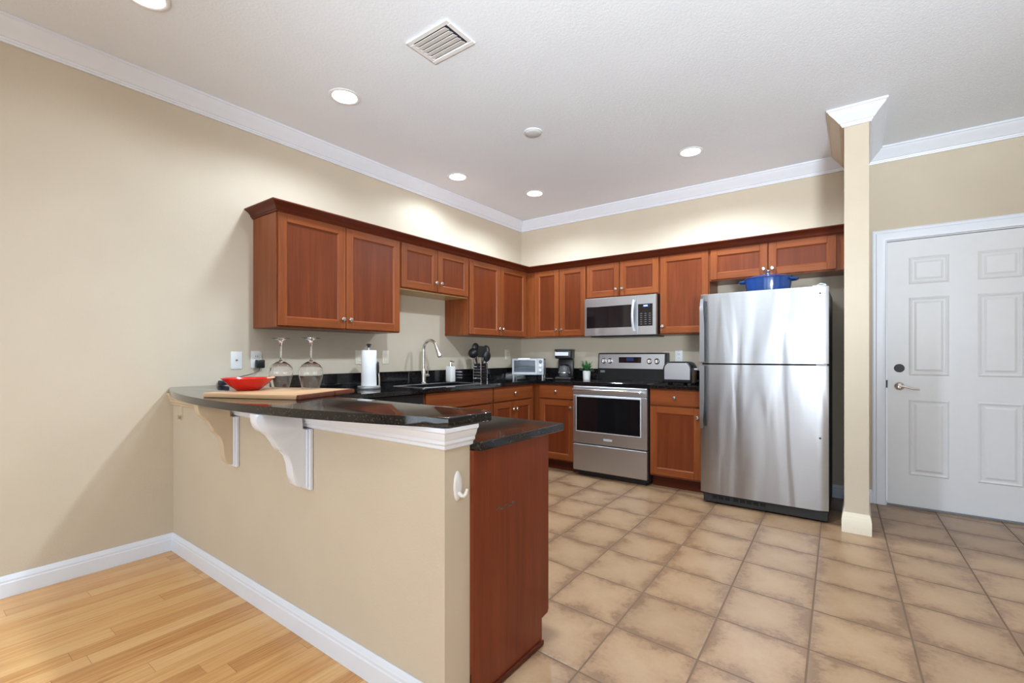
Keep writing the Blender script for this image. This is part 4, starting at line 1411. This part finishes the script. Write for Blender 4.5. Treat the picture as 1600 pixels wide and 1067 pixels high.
# knife block
x_, y_ = 2.262, -0.175
t = thing('knife_block', 'pale wooden knife block squeezed in beside the refrigerator', 'knife block', (x_, y_, zc))
b = MB()
b.grid_prism([(y_ - 0.06, zc), (y_ + 0.07, zc), (y_ + 0.07, zc + 0.21), (y_ - 0.02, zc + 0.16), (y_ - 0.06, zc + 0.06)], x_ - 0.055, x_ + 0.055, 0, 0, 0.003, 1)
b.build('block', 'block_wood', t)
for i_, (dx, dy) in enumerate(((-0.035, 0.0), (0.0, 0.0), (0.035, 0.0))):
    q0 = Vector((x_ + dx, y_ + 0.015 + dy, zc + 0.181))
    q1 = q0 + Vector((-0.01, -0.05, 0.10))
    k_ = thing('knife', ['black-handled knife at the left of the knife block', 'black-handled knife in the middle of the knife block', 'black-handled knife at the right of the knife block, by the refrigerator'][i_], 'knife', q0, group='knives in the block')
    MB().tube([q0 + (q1 - q0) * 0.02, q0 + (q1 - q0) * 0.1, q0 + (q1 - q0) * 0.5, q1], [0.008, 0.010, 0.011, 0.009], 10, flat=1.4).build('handle', 'black', k_)
    MB().lathe([(0.009, 0), (0.009, 0.006), (0, 0.007)], tuple(q1), 10).build('pommel', 'chrome', k_)

# ------------------------------------------------------------------ ceiling fittings
def downlight(x_, y_, label, power):
    t = thing('ceiling_light', label, 'ceiling light', (x_, y_, CEIL), group='recessed ceiling lights')
    b = MB()
    b.lathe([(0.074, -0.0008), (0.096, -0.0008), (0.096, -0.004), (0.090, -0.007), (0.078, -0.006), (0.074, -0.003)], (x_, y_, CEIL), 40)
    b.build('trim_ring', 'vent_white', t)
    b = MB()
    b.lathe([(0, -0.0065), (0.06, -0.006), (0.0745, -0.003), (0.0745, -0.0008), (0, -0.0008)], (x_, y_, CEIL), 40)
    b.build('lens', 'lamp', t)
    d = bpy.data.lights.new('bulb', 'SPOT')
    d.energy = power
    d.color = SPOT_COL
    d.spot_size = math.radians(158)
    d.spot_blend = 0.45
    d.shadow_soft_size = 0.07
    o = bpy.data.objects.new('bulb', d)
    COL.objects.link(o)
    o.parent = t
    o.location = (0, 0, -0.03)
    return t


LBL = ['lit recessed ceiling light above the bar, the largest round one in full view', 'lit recessed ceiling light closest to the left crown moulding, above the sink', 'lit recessed ceiling light nearest the room corner', 'lit recessed ceiling light in front of the microwave and refrigerator, rightmost',
       'lit recessed ceiling light cut off by the top edge of the photo at left']
for (a, b_), l_ in zip(LIGHT_SPOTS, LBL):
    downlight(a, b_, l_, SPOT_POWER[LBL.index(l_)])
for k, (a, b_) in enumerate(LIGHT_HIDDEN):
    downlight(a, b_, ['lit recessed ceiling light over the tiled floor by the peninsula end', 'added unseen ceiling light in the living room in front of the bar', 'added unseen ceiling light in the living room by the left wall', 'added unseen ceiling light in the living room middle', 'added unseen ceiling light right of the entry', 'added unseen ceiling light in the living room by the rear windows', 'added unseen ceiling light that brightens the white door'][k], SPOT_POWER[5 + k])

vx0, vx1, vy0, vy1 = 1.466, 1.762, -3.115, -2.898
t = thing('ceiling_vent', 'white rectangular air vent in the ceiling', 'vent', ((vx0 + vx1) / 2, (vy0 + vy1) / 2, CEIL))
b = MB()
fw = 0.028
zt, zb_ = CEIL - 0.0008, CEIL - 0.010
b.box((vx0, vy0, zb_), (vx1, vy0 + fw, zt), 0, 0.003).box((vx0, vy1 - fw, zb_), (vx1, vy1, zt), 0, 0.003).box((vx0, vy0 + fw, zb_), (vx0 + fw, vy1 - fw, zt), 0, 0.003).box((vx1 - fw, vy0 + fw, zb_), (vx1, vy1 - fw, zt), 0, 0.003)
b.build('frame', 'vent_white', t)
MB().box((vx0 + fw, vy0 + fw, zt - 0.0015), (vx1 - fw, vy1 - fw, zt)).build('backing', 'grille', t)
n_ = 5
for k in range(n_):
    yy = vy0 + fw + 0.016 + k * (vy1 - vy0 - 2 * fw - 0.01) / n_
    b = MB()
    b.grid_prism([(yy - 0.0155, zt - 0.0125), (yy + 0.0155, zt - 0.0050), (yy + 0.0155, zt - 0.0070), (yy - 0.0150, zt - 0.0145)], vx0 + fw + 0.002, vx1 - fw - 0.012, 0)
    b.build('louver', 'vent_white', t, smooth=0)
t = thing('smoke_detector', 'plain off-white round detector on the ceiling, unlit', 'smoke detector', (1.456, -1.904, CEIL))
b = MB()
b.lathe([(0, -0.020), (0.045, -0.019), (0.056, -0.014), (0.060, -0.008), (0, -0.008)], (1.456, -1.904, CEIL), 36)
b.build('cover', 'cover', t)
MB().lathe([(0, -0.0078), (0.066, -0.0078), (0.068, -0.0008), (0, -0.0008)], (1.456, -1.904, CEIL), 36).build('base', 'vent_white', t)
